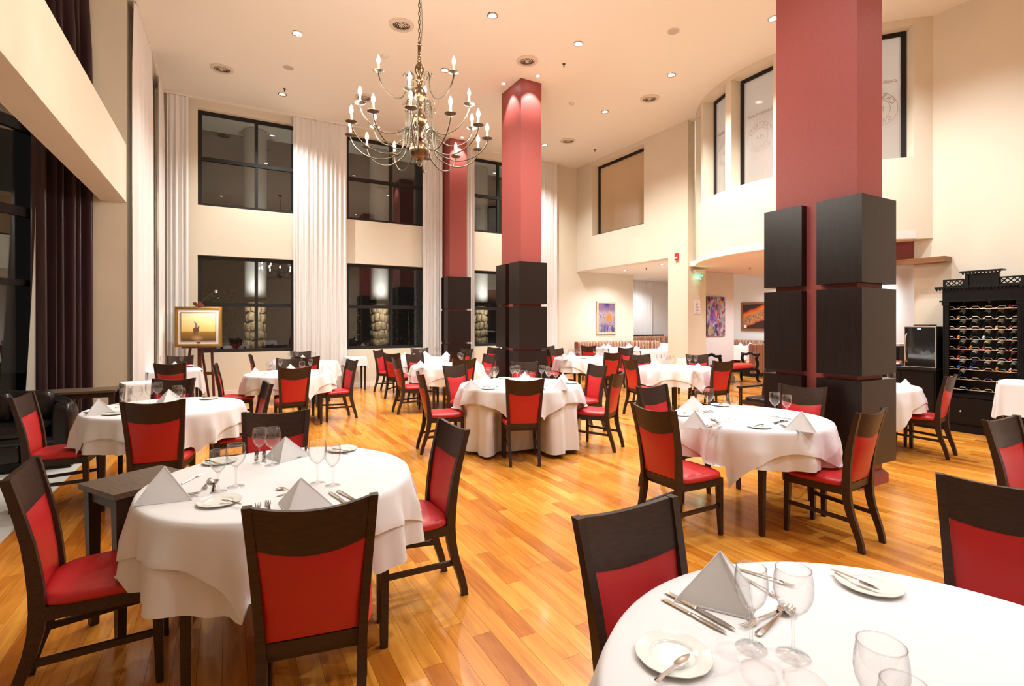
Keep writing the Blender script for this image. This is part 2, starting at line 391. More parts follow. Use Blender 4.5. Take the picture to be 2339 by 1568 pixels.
def text_mesh(body, size, m, mt, name='lettering', parent=None, align='CENTER'):
    cu = bpy.data.curves.new('t', 'FONT'); cu.body = body; cu.size = size; cu.align_x = align; cu.align_y = 'CENTER'; cu.extrude = .0008; cu.resolution_u = 3
    o = bpy.data.objects.new('t', cu); C.objects.link(o); me = bpy.data.meshes.new_from_object(o)
    bpy.data.objects.remove(o); bpy.data.curves.remove(cu)
    me.transform(mt); me.materials.clear(); me.materials.append(m)
    return link(name, me, parent)
def rz(a): return Matrix.Rotation(a, 4, 'Z')
def T(x, y, z): return Matrix.Translation((x, y, z))
def S(name, mb, m, smooth=None, parent=None):
    o = mb.build(name, m, parent, smooth)
    if not parent: o['kind'] = 'structure'
    return o

# ================================================================ SETTING
XL, YB, XR1, XR2, YR = -1.3, 12.95, 9.55, 9.7, -4.6
BC, BR = (11.47, 6.1), 2.92
def cells(mb, axis, p0, p1, a0, a1, z0, z1, holes):
    """slab with rectangular holes; axis 'y': a is x, p is y range. axis 'x': a is y, p is x range"""
    A = sorted({a0, a1, *[h[0] for h in holes], *[h[1] for h in holes]}); Z = sorted({z0, z1, *[h[2] for h in holes], *[h[3] for h in holes]})
    for i in range(len(A) - 1):
        for j in range(len(Z) - 1):
            ca, cz = (A[i] + A[i + 1]) / 2, (Z[j] + Z[j + 1]) / 2
            if any(h[0] < ca < h[1] and h[2] < cz < h[3] for h in holes): continue
            if axis == 'y': mb.box(A[i], A[i + 1], p0, p1, Z[j], Z[j + 1])
            else: mb.box(p0, p1, A[i], A[i + 1], Z[j], Z[j + 1])
WX = [(-.56, 1.73), (2.57, 4.86), (5.70, 7.99)]
ZU, ZLo = (4.15, 6.25), (.93, 3.07)
mb = MB(); cells(mb, 'y', YB, YB + .35, -1.8, 11.9, 0, CEIL, [(a, b, *z) for a, b in WX for z in (ZU, ZLo)])
S('wall_back', mb, M['wall'])
mb = MB(); mb.box(11.75, 11.9, YB + .35, 14.7, 0, CEIL); S('wall_back', mb, M['wall_w'])
mb = MB(); mb.box(11.75, 17.2, 14.7, 14.9, 0, CEIL); S('wall_back', mb, M['wall_w'])
mb = MB(); cells(mb, 'x', XL - .35, XL, 10.0, YB, 0, CEIL, [(10.35, 12.35, *ZU), (10.35, 12.35, *ZLo)]); S('wall_left', mb, M['wall'])
mb = MB(); mb.box(-1.76, XL, 9.4, 10.0, 0, CEIL); S('wall_left', mb, M['wall'])
mb = MB(); mb.box(-1.607, XL, YR, 9.4, 3.37, 4.22); S('trim_1', mb, M['wall'])
# right wall: near part, far part above the alcove, pilaster
mb = MB(); mb.box(XR2, XR2 + .3, YR, 4.03, 0, CEIL); S('wall_right', mb, M['wall'])
mb = MB(); cells(mb, 'x', XR1, XR1 + .3, 9.16, YB, 3.2, CEIL, [(10.0, 12.17, 4.2, 6.3)]); S('wall_right', mb, M['wall'])
mb = MB(); mb.box(XR1, 10.18, 8.54, 9.16, 0, CEIL); S('wall_right', mb, M['wall'])
mb = MB(); mb.box(-4.4, 17.2, YR - .2, YR, 0, CEIL); S('wall_rear', mb, M['wall'])
# curved bay
def arc(phi, r): 
    p = math.radians(phi); return BC[0] - r * math.cos(p), BC[1] + r * math.sin(p)
BW = [(-47.5, -31), (-28, -11), (-7.5, 10), (13.3, 30.5), (33.5, 46.5)]
mb = MB()
edges = sorted({-53., 56., *[a for w_ in BW for a in w_]})
for i in range(len(edges) - 1):
    a, b = edges[i], edges[i + 1]; hole = any(abs(w_[0] - a) < .01 for w_ in BW); n = max(2, int((b - a) / 2))
    for k in range(n):
        p, q = a + (b - a) * k / n, a + (b - a) * (k + 1) / n
        quad = [arc(p, BR), arc(p, BR - .28), arc(q, BR - .28), arc(q, BR)]
        for z0, z1 in ([(2.92, 4.22), (6.34, CEIL)] if hole else [(2.92, CEIL)]):
            mb.hexa([(x, y, z0) for x, y in quad], [(x, y, z1) for x, y in quad])
mb.box(XR2, XR2 + .3, 3.88, 4.03, LOW, CEIL)
S('wall_right', mb, M['wall'], smooth=20)
# low ceiling slab (mezzanine floor) with curved nose
nose = [arc(a, BR + .005) for a in range(-48, 50, 3)]
mb = MB(); mb.poly([(17.2, YR), (17.2, 9.2), (9.6, 9.2), (9.6, 8.4)] + [p for p in reversed(nose)] + [(9.72, 3.93), (9.72, YR)], 2.93, 3.05); S('ceiling', mb, M['pink'])
mb = MB(); mb.box(XR1 + .3, 17.2, 9.16, 14.7, 3.2, 3.34); S('ceiling', mb, M['ceil'])
mb = MB(); mb.box(-4.4, 17.2, YR, 14.9, CEIL, CEIL + .2); S('ceiling', mb, M['ceil'])
mb = MB(); mb.box(10.18, 12.2, 9.3, 9.55, 0, 3.2); S('wall_inner', mb, M['wall_w'])
mb = MB(); mb.box(10.18, 17.2, 9.16, 9.3, 2.93, 3.2); S('trim_2', mb, M['wall_w'])
mb = MB(); mb.box(15.6, 15.8, YR, 14.7, 0, 3.3); S('wall_far', mb, M['wall_w'])
mb = MB(); mb.box(13.2, 13.4, YR, 14.7, 3.3, CEIL); S('wall_far', mb, M['wall'])
mb = MB(); mb.box(9.75, 10.05, 4.03, 5.3, 2.60, 2.925); S('trim_3', mb, M['maroon'])
mb = MB(); mb.box(11.0, 15.6, 5.3, 5.45, 0, 2.93); S('wall_inner', mb, M['wall_w'])
# curtain rail lines + baseboards
mb = MB(); mb.box(-1.2, 8.9, 12.78, 12.82, CEIL - .03, CEIL); S('trim_4', mb, M['trim'])
mb = MB(); mb.box(-1.2, -1.16, 9.45, 12.8, CEIL - .03, CEIL); S('trim_5', mb, M['trim'])
mb = MB(); mb.box(XL, 11.75, YB - .02, YB, 0, .09); S('baseboard_back', mb, M['trim'])
mb = MB(); mb.box(XR2 - .02, XR2, YR, 4.03, 0, .09); S('baseboard_right', mb, M['wall_w'])
mb = MB(); mb.box(10.18, 12.22, 9.28, 9.30, 0, .12); mb.box(9.53, XR1, 8.54, 9.16, 0, .12); S('baseboard_inner', mb, M['wall_w'])

# windows with dark frames
wn = 0
def window(axis, p, a0, a1, z0, z1, glass, mull=True, lab=None, sgn=1):
    """axis 'y': plane y=p spanning x a0..a1;  axis 'x': plane x=p spanning y"""
    global wn; wn += 1
    root = empty('window_%d' % wn, kind='structure')
    def bx(m_, A0, A1, Z0, Z1, d0=-.03, d1=.03):
        if axis == 'y': m_.box(A0, A1, p + d0, p + d1, Z0, Z1)
        else: m_.box(p + d0, p + d1, A0, A1, Z0, Z1)
        return m_
    b = MB(); w_ = .075
    bx(b, a0, a0 + w_, z0, z1); bx(b, a1 - w_, a1, z0, z1); bx(b, a0 + w_, a1 - w_, z0, z0 + w_); bx(b, a0 + w_, a1 - w_, z1 - w_, z1)
    b.build('window_frame', M['frame'], root)
    am, zm = (a0 + a1) / 2, (z0 + z1) / 2
    if mull:
        bx(MB(), am - .035, am + .035, z0 + w_, z1 - w_).build('mullion', M['frame'], root)
        bx(MB(), a0 + w_, a1 - w_, zm - .04, zm + .04, -.04, .025).build('transom', M['frame'], root)
        for A in ((a0 + w_, am - .035), (am + .035, a1 - w_)):
            for Z in ((z0 + w_, zm - .04), (zm + .04, z1 - w_)):
                bx(MB(), A[0], A[1], Z[0], Z[1], .0, .006).build('pane', glass, root)
    else: bx(MB(), a0 + w_, a1 - w_, z0 + w_, z1 - w_, 0, .012).build('pane', glass, root)
    return root
def flatpane():
    pass
for a, b in WX:
    window('y', YB + .16, a, b, *ZU, M['pane']); window('y', YB + .16, a, b, *ZLo, M['pane'])
window('x', XL - .16, 10.35, 12.35, *ZU, M['pane']); window('x', XL - .16, 10.35, 12.35, *ZLo, M['pane'])
window('x', XR1 + .26, 10.0, 12.17, 4.2, 6.3, M['frost2'], False)
# bay windows: chord-plane frames with frosted pane and mirrored lettering
for n_, (pa, pb) in enumerate(BW):
    wn += 1; root = empty('window_%d' % wn, kind='structure')
    a = Vector(arc(pa, BR - .25)); b = Vector(arc(pb, BR - .25)); L_ = (b - a).length
    ang = math.atan2((b - a).y, (b - a).x); mt = T(a.x, a.y, 0) @ rz(ang)   # local x runs along the chord, +y away from the room centre?
    def lb(*q): return MB().box(*q).xf(mt)
    z0, z1, w_ = 4.22, 6.34, .07; fr = MB()
    for q in [(0, w_), (L_ - w_, L_)]: fr.add(lb(q[0], q[1], -.03, .03, z0, z1).v, lb(0, 1, 0, 1, 0, 1).f)
    for q in [(z0, z0 + .03), (z1 - w_, z1)]: fr.add(lb(w_, L_ - w_, -.03, .03, q[0], q[1]).v, lb(0, 1, 0, 1, 0, 1).f)
    fr.build('window_frame', M['frame'], root)
    lb(w_, L_ - w_, -.005, .005, z0 + .03, z1 - w_).build('pane', M['frost'], root)
    # etched logo, reads correctly from behind so it is mirrored here (faces the room on -x side)
    out = Vector((BC[0] - (a.x + b.x) / 2, BC[1] - (a.y + b.y) / 2)); 
    cz, cu_ = 5.12, L_ * .5
    def place(x, z, rot=0, sc=1):     # letters in the pane plane, mirrored for the room side
        side = .008
        return mt @ T(x, side, z) @ Matrix(((1, 0, 0, 0), (0, 0, 1, 0), (0, 1, 0, 0), (0, 0, 0, 1))) @ Matrix.Rotation(rot, 4, 'Z')
    if n_ in (0, 2, 3):
        ring = MB()
        for R_ in (.275, .17):
            k = 40
            vv = []; 
            for i in range(k):
                t_ = 2 * PI * i / k
                for rr in (R_ - .004, R_ + .004):
                    vv.append(tuple(mt @ Vector((cu_ + rr * math.cos(t_), .009, cz + rr * math.sin(t_)))))
            ring.add(vv, [(2 * i, 2 * i + 1, (2 * i + 3) % (2 * k), (2 * i + 2) % (2 * k)) for i in range(k)])
        ring.build('etched_ring', M['ink'], root)
        letters = []
        for i, ch in enumerate('CASINOS'): letters.append((ch, 90 + 62 - i * 124 / 6))
        for i, ch in enumerate('GROUP'): letters.append((ch, -90 - 44 + i * 22))
        for i, (ch, dg) in enumerate(letters):
            t_ = math.radians(dg); top = i < 7
            text_mesh(ch, .10, M['ink'], place(cu_ + .222 * math.cos(t_), cz + .222 * math.sin(t_), (t_ - PI / 2) if top else (t_ + PI / 2)), 'etched_letter', root)
        text_mesh('MA', .12, M['ink'], place(cu_, cz), 'etched_letter', root)
        text_mesh('CASINO PLAZA', .075, M['ink'], place(cu_, cz + .44), 'etched_letter', root)
# glazing behind the plum curtain (angled), left niche
g0 = Vector((-1.78, 9.66)); gd = Vector((-.51, -.86)).normalized(); gl = 5.2
gm = T(g0.x, g0.y, 0) @ rz(math.atan2(gd.y, gd.x))
wn += 1; root = empty('window_%d' % wn, kind='structure')
for z0, z1 in [(.0, .1), (2.06, 2.14), (2.95, 3.07), (4.04, 4.18), (6.3, 6.42)]:
    MB().box(0, gl, -.04, .04, z0, z1).xf(gm).build('transom', M['frame'], root)
for x in (0.0, 1.75, 3.5, 5.1):
    MB().box(x, x + .07, -.05, .05, 0, CEIL).xf(gm).build('mullion', M['frame'], root)
for z0, z1 in [(.1, 2.06), (2.14, 2.95), (3.07, 4.04), (4.18, 6.3)]:
    for x in (.07, 1.82, 3.57): MB().box(x, x + (1.68 if x < 3 else 1.53), .0, .008, z0, z1).xf(gm).build('pane', M['pane'], root)
ge = g0 + gd * gl
mb = MB(); mb.box(-4.4, -4.3, YR, ge.y, 0, CEIL); S('wall_left', mb, M['wall'])
mb = MB(); mb.box(-4.4, ge.x - .02, ge.y - .1, ge.y, 0, CEIL); S('wall_left', mb, M['wall'])

# ---------------------------------------------------------------- floor
floor = MB().box(-1.42, 17.2, YR, 15, -.1, -.012).build('floor', M['sub']); floor['kind'] = 'structure'
PW = .1; planks = []
r_ = random.Random(3); x = -1.42
while x < 15.6:
    y = YR - r_.random() * 1.2; ymax = 13 if x < 11.9 else 14.7
    while y < ymax:
        ln = r_.choice([.45, .6, .8, .9, 1.1, 1.2, 1.3, 1.5]); y1 = min(y + ln, ymax)
        planks.append((x, max(y, YR), y1 - max(y, YR)))
        y = y1
    x += PW
def area(p):
    x, y, l = p; q = []
    for X, Y in ((x, y), (x + PW, y), (x + PW, y + l), (x, y + l)):
        d = X * FX + Y * FY
        if d < .9: return -1
        u, v, _ = proj(X, Y, 0); q.append((u, v))
    cu = sum(a[0] for a in q) / 4; cv = sum(a[1] for a in q) / 4
    if not (-60 < cu < 2400 and cv < 1640): return -1
    return abs(sum(q[i][0] * q[(i + 1) % 4][1] - q[(i + 1) % 4][0] * q[i][1] for i in range(4))) / 2
planks.sort(key=area, reverse=True)
unit = MB().box(0, 1, 0, 1, -.012, 0).mesh('plank', M['plank'])
for x, y, l in planks[:300]:
    o = link('plank', unit, floor); o.location = (x + .0007, y + .0008, 0); o.scale = (PW - .0014, l - .0016, 1)
mb = MB()
for x, y, l in planks[300:]:
    mb.add([(x + .0007, y + .0008, 0), (x + PW - .0007, y + .0008, 0), (x + PW - .0007, y + l - .0008, 0), (x + .0007, y + l - .0008, 0),
            (x + .0007, y + .0008, -.012), (x + PW - .0007, y + .0008, -.012), (x + PW - .0007, y + l - .0008, -.012), (x + .0007, y + l - .0008, -.012)],
           [(0, 1, 2, 3), (0, 4, 5, 1), (1, 5, 6, 2), (2, 6, 7, 3), (3, 7, 4, 0)])
mb.build('plank_field', M['plankf'], floor)['kind'] = 'stuff'
fs = MB().box(-4.4, -1.42, YR, 9.7, -.1, -.006).build('floor', M['grout']); fs['kind'] = 'structure'
tu = MB().box(0, 1, 0, 1, -.006, 0).mesh('tile', M['tiles'])
for i in range(4):
    for j in range(18):
        x0 = -1.424 - .75 * (i + 1); y0 = -4.5 + .79 * j
        if x0 < -4.4: continue
        o = link('tile', tu, fs); o.location = (x0 + .002, y0 + .002, 0); o.scale = (.746, .786, 1)

# ---------------------------------------------------------------- exterior (night, through the panes)
mb = MB(); mb.box(-9, 20, 13.3, 22, -.12, -.02); mb.box(-9, -1.8, 9.7, 13.3, -.12, -.02); mb.build('ground', M['night'])['kind'] = 'structure'
for i, cx in enumerate((.62, 3.73, 6.86)):
    root = empty('exterior_column', (cx, 14.35, 0), label='outdoor column, white above and stone-clad below, seen through the %s window' % ['left', 'middle', 'right'][i], cat='column')
    MB().lathe([(.19, 0), (.19, 2.1)], 20).build('core', M['stone'], root, 60)
    MB().lathe([(.26, 2.22), (.26, 6.4)], 28, cap0=True).build('plaster_shaft', M['plaster'], root, 60)
    MB().lathe([(.2, 0), (.275, .0), (.275, .05), (.2, .05)], 24, cz=2.17).build('collar', M['frame'], root, 40)
    rr = random.Random(i); st = []
    for k in range(9):
        z0 = .02 + k * .228; nn = 6 + rr.randrange(4)
        for q in range(nn):
            a0 = 2 * PI * (q + (k % 2) * .5) / nn; a1 = a0 + 2 * PI / nn
            def f(u, v, a0=a0, a1=a1, z0=z0, rr=rr.random()):
                a = a0 + .03 + (a1 - a0 - .06) * u; e = 1 - (abs(2 * u - 1) ** 4 + abs(2 * v - 1) ** 4) * .5
                r = .2 + .04 * e + .03 * rr; return (r * math.cos(a), r * math.sin(a), z0 + .015 + .20 * v + .025 * math.sin(a * 3 + k))
            MB().grid(f, 5, 4).build('stone', M['stone'], root, 60)
    for dz, tz in ((2.14, 0), (2.28, 6)):
        lamp('SPOT', (cx - .02, 13.5, dz), 45, (1, .9, .75) if tz == 0 else (1, .95, .9), (cx, 14.25, dz + (1.0 if tz else -1.0)), .02, 120, .7)
for i, (x, y, h) in enumerate([(2.75, 14.6, 2.4), (4.75, 14.9, 2.5), (-.3, 15.2, 2.6)]):
    rr = random.Random(i + 20); lf = MB()
    for k in range(420):
        a = rr.random() * 2 * PI; r = .55 * rr.random() ** .6; z = .5 + (h - .5) * rr.random(); c = Vector((r * math.cos(a), r * math.sin(a), z))
        d = Vector((rr.uniform(-1, 1), rr.uniform(-1, 1), rr.uniform(-1, .4))).normalized() * .12; e = d.cross(Vector((0, 0, 1))).normalized() * .025
        lf.add([c - e * .2, c + d * .5 - e, c + d, c + d * .5 + e], [(0, 1, 2, 3)])
    root = empty('garden_shrub', (x, y, -.02), label='dark leafy shrub outside the %s' % ['middle window, left side', 'middle window, right side', 'left window behind the easel'][i], cat='shrub')
    o = lf.build('foliage', M['leaf'], root, fix=False); o['kind'] = 'stuff'
    MB().tube([(0, 0, 0), (.03, 0, h * .5), (0, .03, h * .9)], [.03, .02, .008], 6).build('stem', M['table_wood'], root)

# ---------------------------------------------------------------- columns
def column(x0, x1, y0, y1, label, blocks=4):
    root = empty('column', ((x0 + x1) / 2, (y0 + y1) / 2, 0), label=label, cat='column')
    cx, cy = (x0 + x1) / 2, (y0 + y1) / 2; hx, hy = (x1 - x0) / 2, (y1 - y0) / 2
    MB().box(-hx, hx, -hy, hy, .12, CEIL).build('shaft', M['maroon'], root)
    b = MB().box(-hx - .04, hx + .04, -hy - .04, hy + .04, 0, .09); b.hexa([(-hx - .04, -hy - .04, .09), (hx + .04, -hy - .04, .09), (hx + .04, hy + .04, .09), (-hx - .04, hy + .04, .09)], [(-hx - .005, -hy - .005, .13), (hx + .005, -hy - .005, .13), (hx + .005, hy + .005, .13), (-hx - .005, hy + .005, .13)])
    b.build('plinth', M['maroon'], root)
    p = .085; g = .075
    for z0, z1 in ((.225, 1.036), (1.085, 1.916), (1.966, 2.795)):
        for s in (-1, 1):      # U-shaped boxes wrapping both short ends of the shaft
            ya, yb = (-hy - p, -g) if s < 0 else (g, hy + p)
            o = MB(); A = -hx - p; B = hx + p
            if s < 0: o.box(A, B, ya, -hy, z0, z1); o.box(A, -hx, -hy, yb, z0, z1); o.box(hx, B, -hy, yb, z0, z1)
            else: o.box(A, B, hy, yb, z0, z1); o.box(A, -hx, ya, hy, z0, z1); o.box(hx, B, ya, hy, z0, z1)
            o.build('wood_cladding', M['dark'], root)
    return root
column(5.24, 5.70, 2.64, 3.46, 'massive maroon square column with dark wood boxes nearest the camera')
column(5.055, 5.53, 8.69, 9.50, 'maroon square column with dark wood boxes in the middle of the room')
column(5.065, 5.55, 12.4, 12.94, 'maroon column with dark wood boxes against the window wall')
# wash spots at column heads
for i, (x, y, tx, ty, tab) in enumerate([(4.86, 9.05, 5.05, 9.05, 'left face of the middle column'), (5.29, 8.44, 5.29, 8.69, 'front face of the middle column'), (5.33, 12.2, 5.3, 12.4, 'front of the far column'), (5.0, 3.05, 5.24, 3.05, 'side of the near column'), (5.45, 2.42, 5.47, 2.64, 'front of the near column')]):
    root = empty('column_spotlight', (x, y, CEIL), label='small ceiling spotlight washing the ' + tab, cat='spotlight')
    MB().lathe([(.055, -.012), (.055, 0)], 16, cap0=True).build('ring', M['plastic'], root)
    MB().lathe([(.0, -.016), (.035, -.014)], 14).build('lens', M['spotlens'], root)
    if i < 3: lamp('SPOT', (x, y, CEIL - .03), 80, (1, .93, .95), (tx, ty, CEIL - 1.2), .02, 75, .5)

# ---------------------------------------------------------------- ceiling fixtures
ORD = ['leftmost', 'second from left', 'third from left', 'fourth from left', 'fifth from left', 'sixth from left', 'seventh from left', 'eighth from left', 'ninth from left', 'tenth from left', 'eleventh from left', 'twelfth from left', 'thirteenth from left', 'fourteenth from left', 'fifteenth from left', 'sixteenth from left']
dl_ring = MB().lathe([(.058, -.001), (.062, -.014), (.085, -.012), (.09, 0)], 24).mesh('trim_ring', M['chrome'], 40)
dl_lens = MB().lathe([(.0, -.008), (.06, -.004)], 20).mesh('lens', M['led'])
def downlight(x, y, z, lab, grp):
    r = empty('downlight', (x, y, z), label=lab, cat='ceiling light', group=grp); link('trim_ring', dl_ring, r); link('lens', dl_lens, r); return r
DL = ['left, nearest the left-hand vent', 'far left by the window wall', 'top centre near the frame edge', 'right of the chandelier chain', 'just right of the upper chandelier arm', 'above the curved bay', 'right of the middle column', 'tiny one beyond the middle column', 'touching the near column edge']
for (x, y), l in zip(DOWN, DL): downlight(x, y, CEIL, 'round recessed ceiling light, ' + l, 'recessed lights in the high ceiling')
for i, (x, y) in enumerate(DOWN_OUT): downlight(x, y, CEIL, 'round recessed light of the high ceiling outside the photograph', 'recessed lights behind and above the camera')
for i, (x, y, z) in enumerate(LOWL):
    downlight(x, y, z + .03 if z > 3 else LOW - .02, 'round recessed light in the low ceiling, %s' % ['over the booth tables', 'right in the alcove', 'at the alcove curtain', 'front of the alcove', 'by the orange painting', 'deep behind the near column', 'under the curved bay', 'beyond the wine cooler', 'seen over the wine cooler'][i], 'recessed lights in the low ceilings')
for i, (u, v) in enumerate([(507, 157), (917, 57), (1204, 139), (832, 223), (1484, 225), (1297, 322)]):
    x, y = at(u, v, CEIL)
    r = empty('ceiling_vent', (x, y, CEIL), label='round slatted ceiling vent, ' + ['at the far left', 'left of the chandelier chain', 'above the middle column', 'behind the chandelier arm', 'before the curved bay', 'near the corner window'][i], cat='air vent', group='round vents in the high ceiling')
    MB().lathe([(.2, 0), (.2, -.012), (.14, -.02), (.135, 0)], 32).build('outer_ring', M['grille'], r, 40)
    MB().lathe([(0, -.002), (.138, -.002)], 24).build('backing', M['ventin'], r)
    for k, rr in enumerate((.115, .088, .061, .034)):
        MB().lathe([(rr - .004, -.012 - .008 * k), (rr + .006, -.004 - .008 * k), (rr + .004, -.001 - .008 * k), (rr - .006, -.009 - .008 * k)], 28).build('slat_ring', M['grille'], r, 40)
    MB().lathe([(0, -.045), (.016, -.04), (.018, -.03)], 12).build('hub', M['grille'], r, 40)
for i, (u, v) in enumerate([(659, 154), (1538, 71)]):
    x, y = at(u, v, CEIL)
    r = empty('ceiling_speaker', (x, y, CEIL), label='flat round grey ceiling speaker, ' + ['left of the chandelier', 'right near the near column'][i], cat='speaker')
    MB().lathe([(.1, 0), (.1, -.006), (.092, -.01)], 28).build('rim', M['plastic'], r, 40); MB().lathe([(0, -.011), (.092, -.009)], 28).build('grille', M['spk'], r)
for i, (u, v) in enumerate([(879, 127), (1306, 236)]):
    x, y = at(u, v, CEIL)
    r = empty('smoke_detector', (x, y, CEIL), label='small cream smoke detector on the ceiling, ' + ['beside the chandelier top', 'right of the middle column'][i], cat='smoke detector')
    MB().lathe([(.065, 0), (.065, -.02), (.05, -.04), (0, -.045)], 20).build('body', M['plastic'], r, 40); MB().lathe([(.03, -.044), (.025, -.055), (0, -.056)], 14).build('sensor', M['plastic'], r, 40)
for i, (u, v, z) in enumerate([(650, 203, CEIL), (1288, 146, CEIL), (1359, 342, CEIL), (1713, 612, 2.93), (1476, 612, 3.2)]):
    x, y = at(u, v, z)
    r = empty('sprinkler', (x, y, z), label='small brass fire sprinkler, ' + ['left ceiling beside a downlight', 'right of the round vent above the middle column', 'near the corner window', 'in the low ceiling under the bay', 'in the alcove ceiling'][i], cat='sprinkler')
    MB().lathe([(.03, 0), (.028, -.01), (0, -.012)], 14).build('escutcheon', M['brass'], r, 40); MB().lathe([(.01, -.01), (.01, -.05), (.018, -.052), (.018, -.056), (0, -.056)], 10).build('head', M['brass'], r, 40)

# ---------------------------------------------------------------- curtains
def curtain(path, z0, z1, folds, amp, m, label, name='curtain', head=True, flare=1.0, seed=0, grp=None):
    """path: plan polyline (2 points)"""
    (xa, ya), (xb, yb) = path; L_ = math.hypot(xb - xa, yb - ya); tx, ty = (xb - xa) / L_, (yb - ya) / L_; nx, ny = -ty, tx; rr = random.Random(seed)
    ph = [rr.random() * 6 for _ in range(6)]; folds = max(1, round(folds * .75)); n = folds * 10
    root = empty(name, (xa, ya, 0), label=label, cat='curtain', group=grp)
    def f(u, v):
        z = z1 + (z0 - z1) * v; e = min(1, v * 6)
        w_ = amp * (.35 + .65 * e) * (math.sin(2 * PI * folds * u + .7 * math.sin(2 * PI * u * 2.3 + ph[0]) + .4 * v * math.sin(9 * u + ph[1])) + .35 * math.sin(2 * PI * folds * .53 * u + ph[2] + v))
        s = L_ * (u + .012 * math.sin(6 * u + ph[3]) * v) ; g = 1 + (flare - 1) * v; s = L_ / 2 + (s - L_ / 2) * g
        return (tx * s + nx * w_, ty * s + ny * w_, z)
    MB().grid(f, n, 14).build('fabric', m, root, 80, fix=False)
    if head:
        MB().grid(lambda u, v: (tx * L_ * u + nx * (amp * .5 * math.sin(2 * PI * folds * u) + .012), ty * L_ * u + ny * (amp * .5 * math.sin(2 * PI * folds * u) + .012), z1 - .11 * v + .01), n, 1).build('heading_tape', m, root, 80, fix=False)
    return root
zc = CEIL - .04
curtain([(-1.10, 12.8), (-.72, 12.8)], .02, zc, 6, .03, M['sheer'], 'white sheer curtain in the left rear corner behind the easel', seed=1)
curtain([(-1.16, 12.0), (-1.16, 12.75)], .02, zc, 7, .03, M['sheer'], 'white sheer curtain at the far end of the left wall', seed=2)
curtain([(-1.2, 9.36), (-1.17, 11.0)], .02, zc, 10, .035, M['sheer'], 'white sheer curtain hanging by the left pier', seed=3)
curtain([(1.34, 12.8), (2.54, 12.8)], .02, zc, 15, .035, M['sheer'], 'wide white sheer curtain between the first two windows', seed=4)
curtain([(4.46, 12.8), (5.02, 12.8)], .02, zc, 8, .035, M['sheer'], 'white sheer curtain left of the far column', seed=5)
curtain([(5.6, 12.8), (5.96, 12.8)], .02, zc, 5, .035, M['sheer'], 'narrow white sheer curtain right of the far column', seed=6)
curtain([(7.6, 12.8), (8.7, 12.8)], .02, zc, 13, .035, M['sheer'], 'white sheer curtain right of the middle column', seed=7)
curtain([(13.15, 14.55), (14.35, 14.55)], .9, 3.185, 14, .035, M['sheer'], 'short white pleated curtain in the alcove', seed=8)
curtain([(-1.745, 9.36), (-2.17, 8.70)], .02, CEIL - .02, 8, .075, M['purple'], 'floor-to-ceiling plum satin curtain at the left', seed=9, head=False)
lr_ = empty('curtain', (-2.15, 8.71, 0), label='pale lining curtain flaring out beside the plum curtain', cat='curtain')
MB().grid(lambda u, v: (-.51 * u * .17 * v ** 1.3, -.86 * u * .17 * v ** 1.3 + .03 * math.sin(5 * u) * v, 3.1 - 3.08 * v), 8, 14).build('fabric', M['lining'], lr_, 80, fix=False)
# ================================================================ FURNITURE
ZT = .785
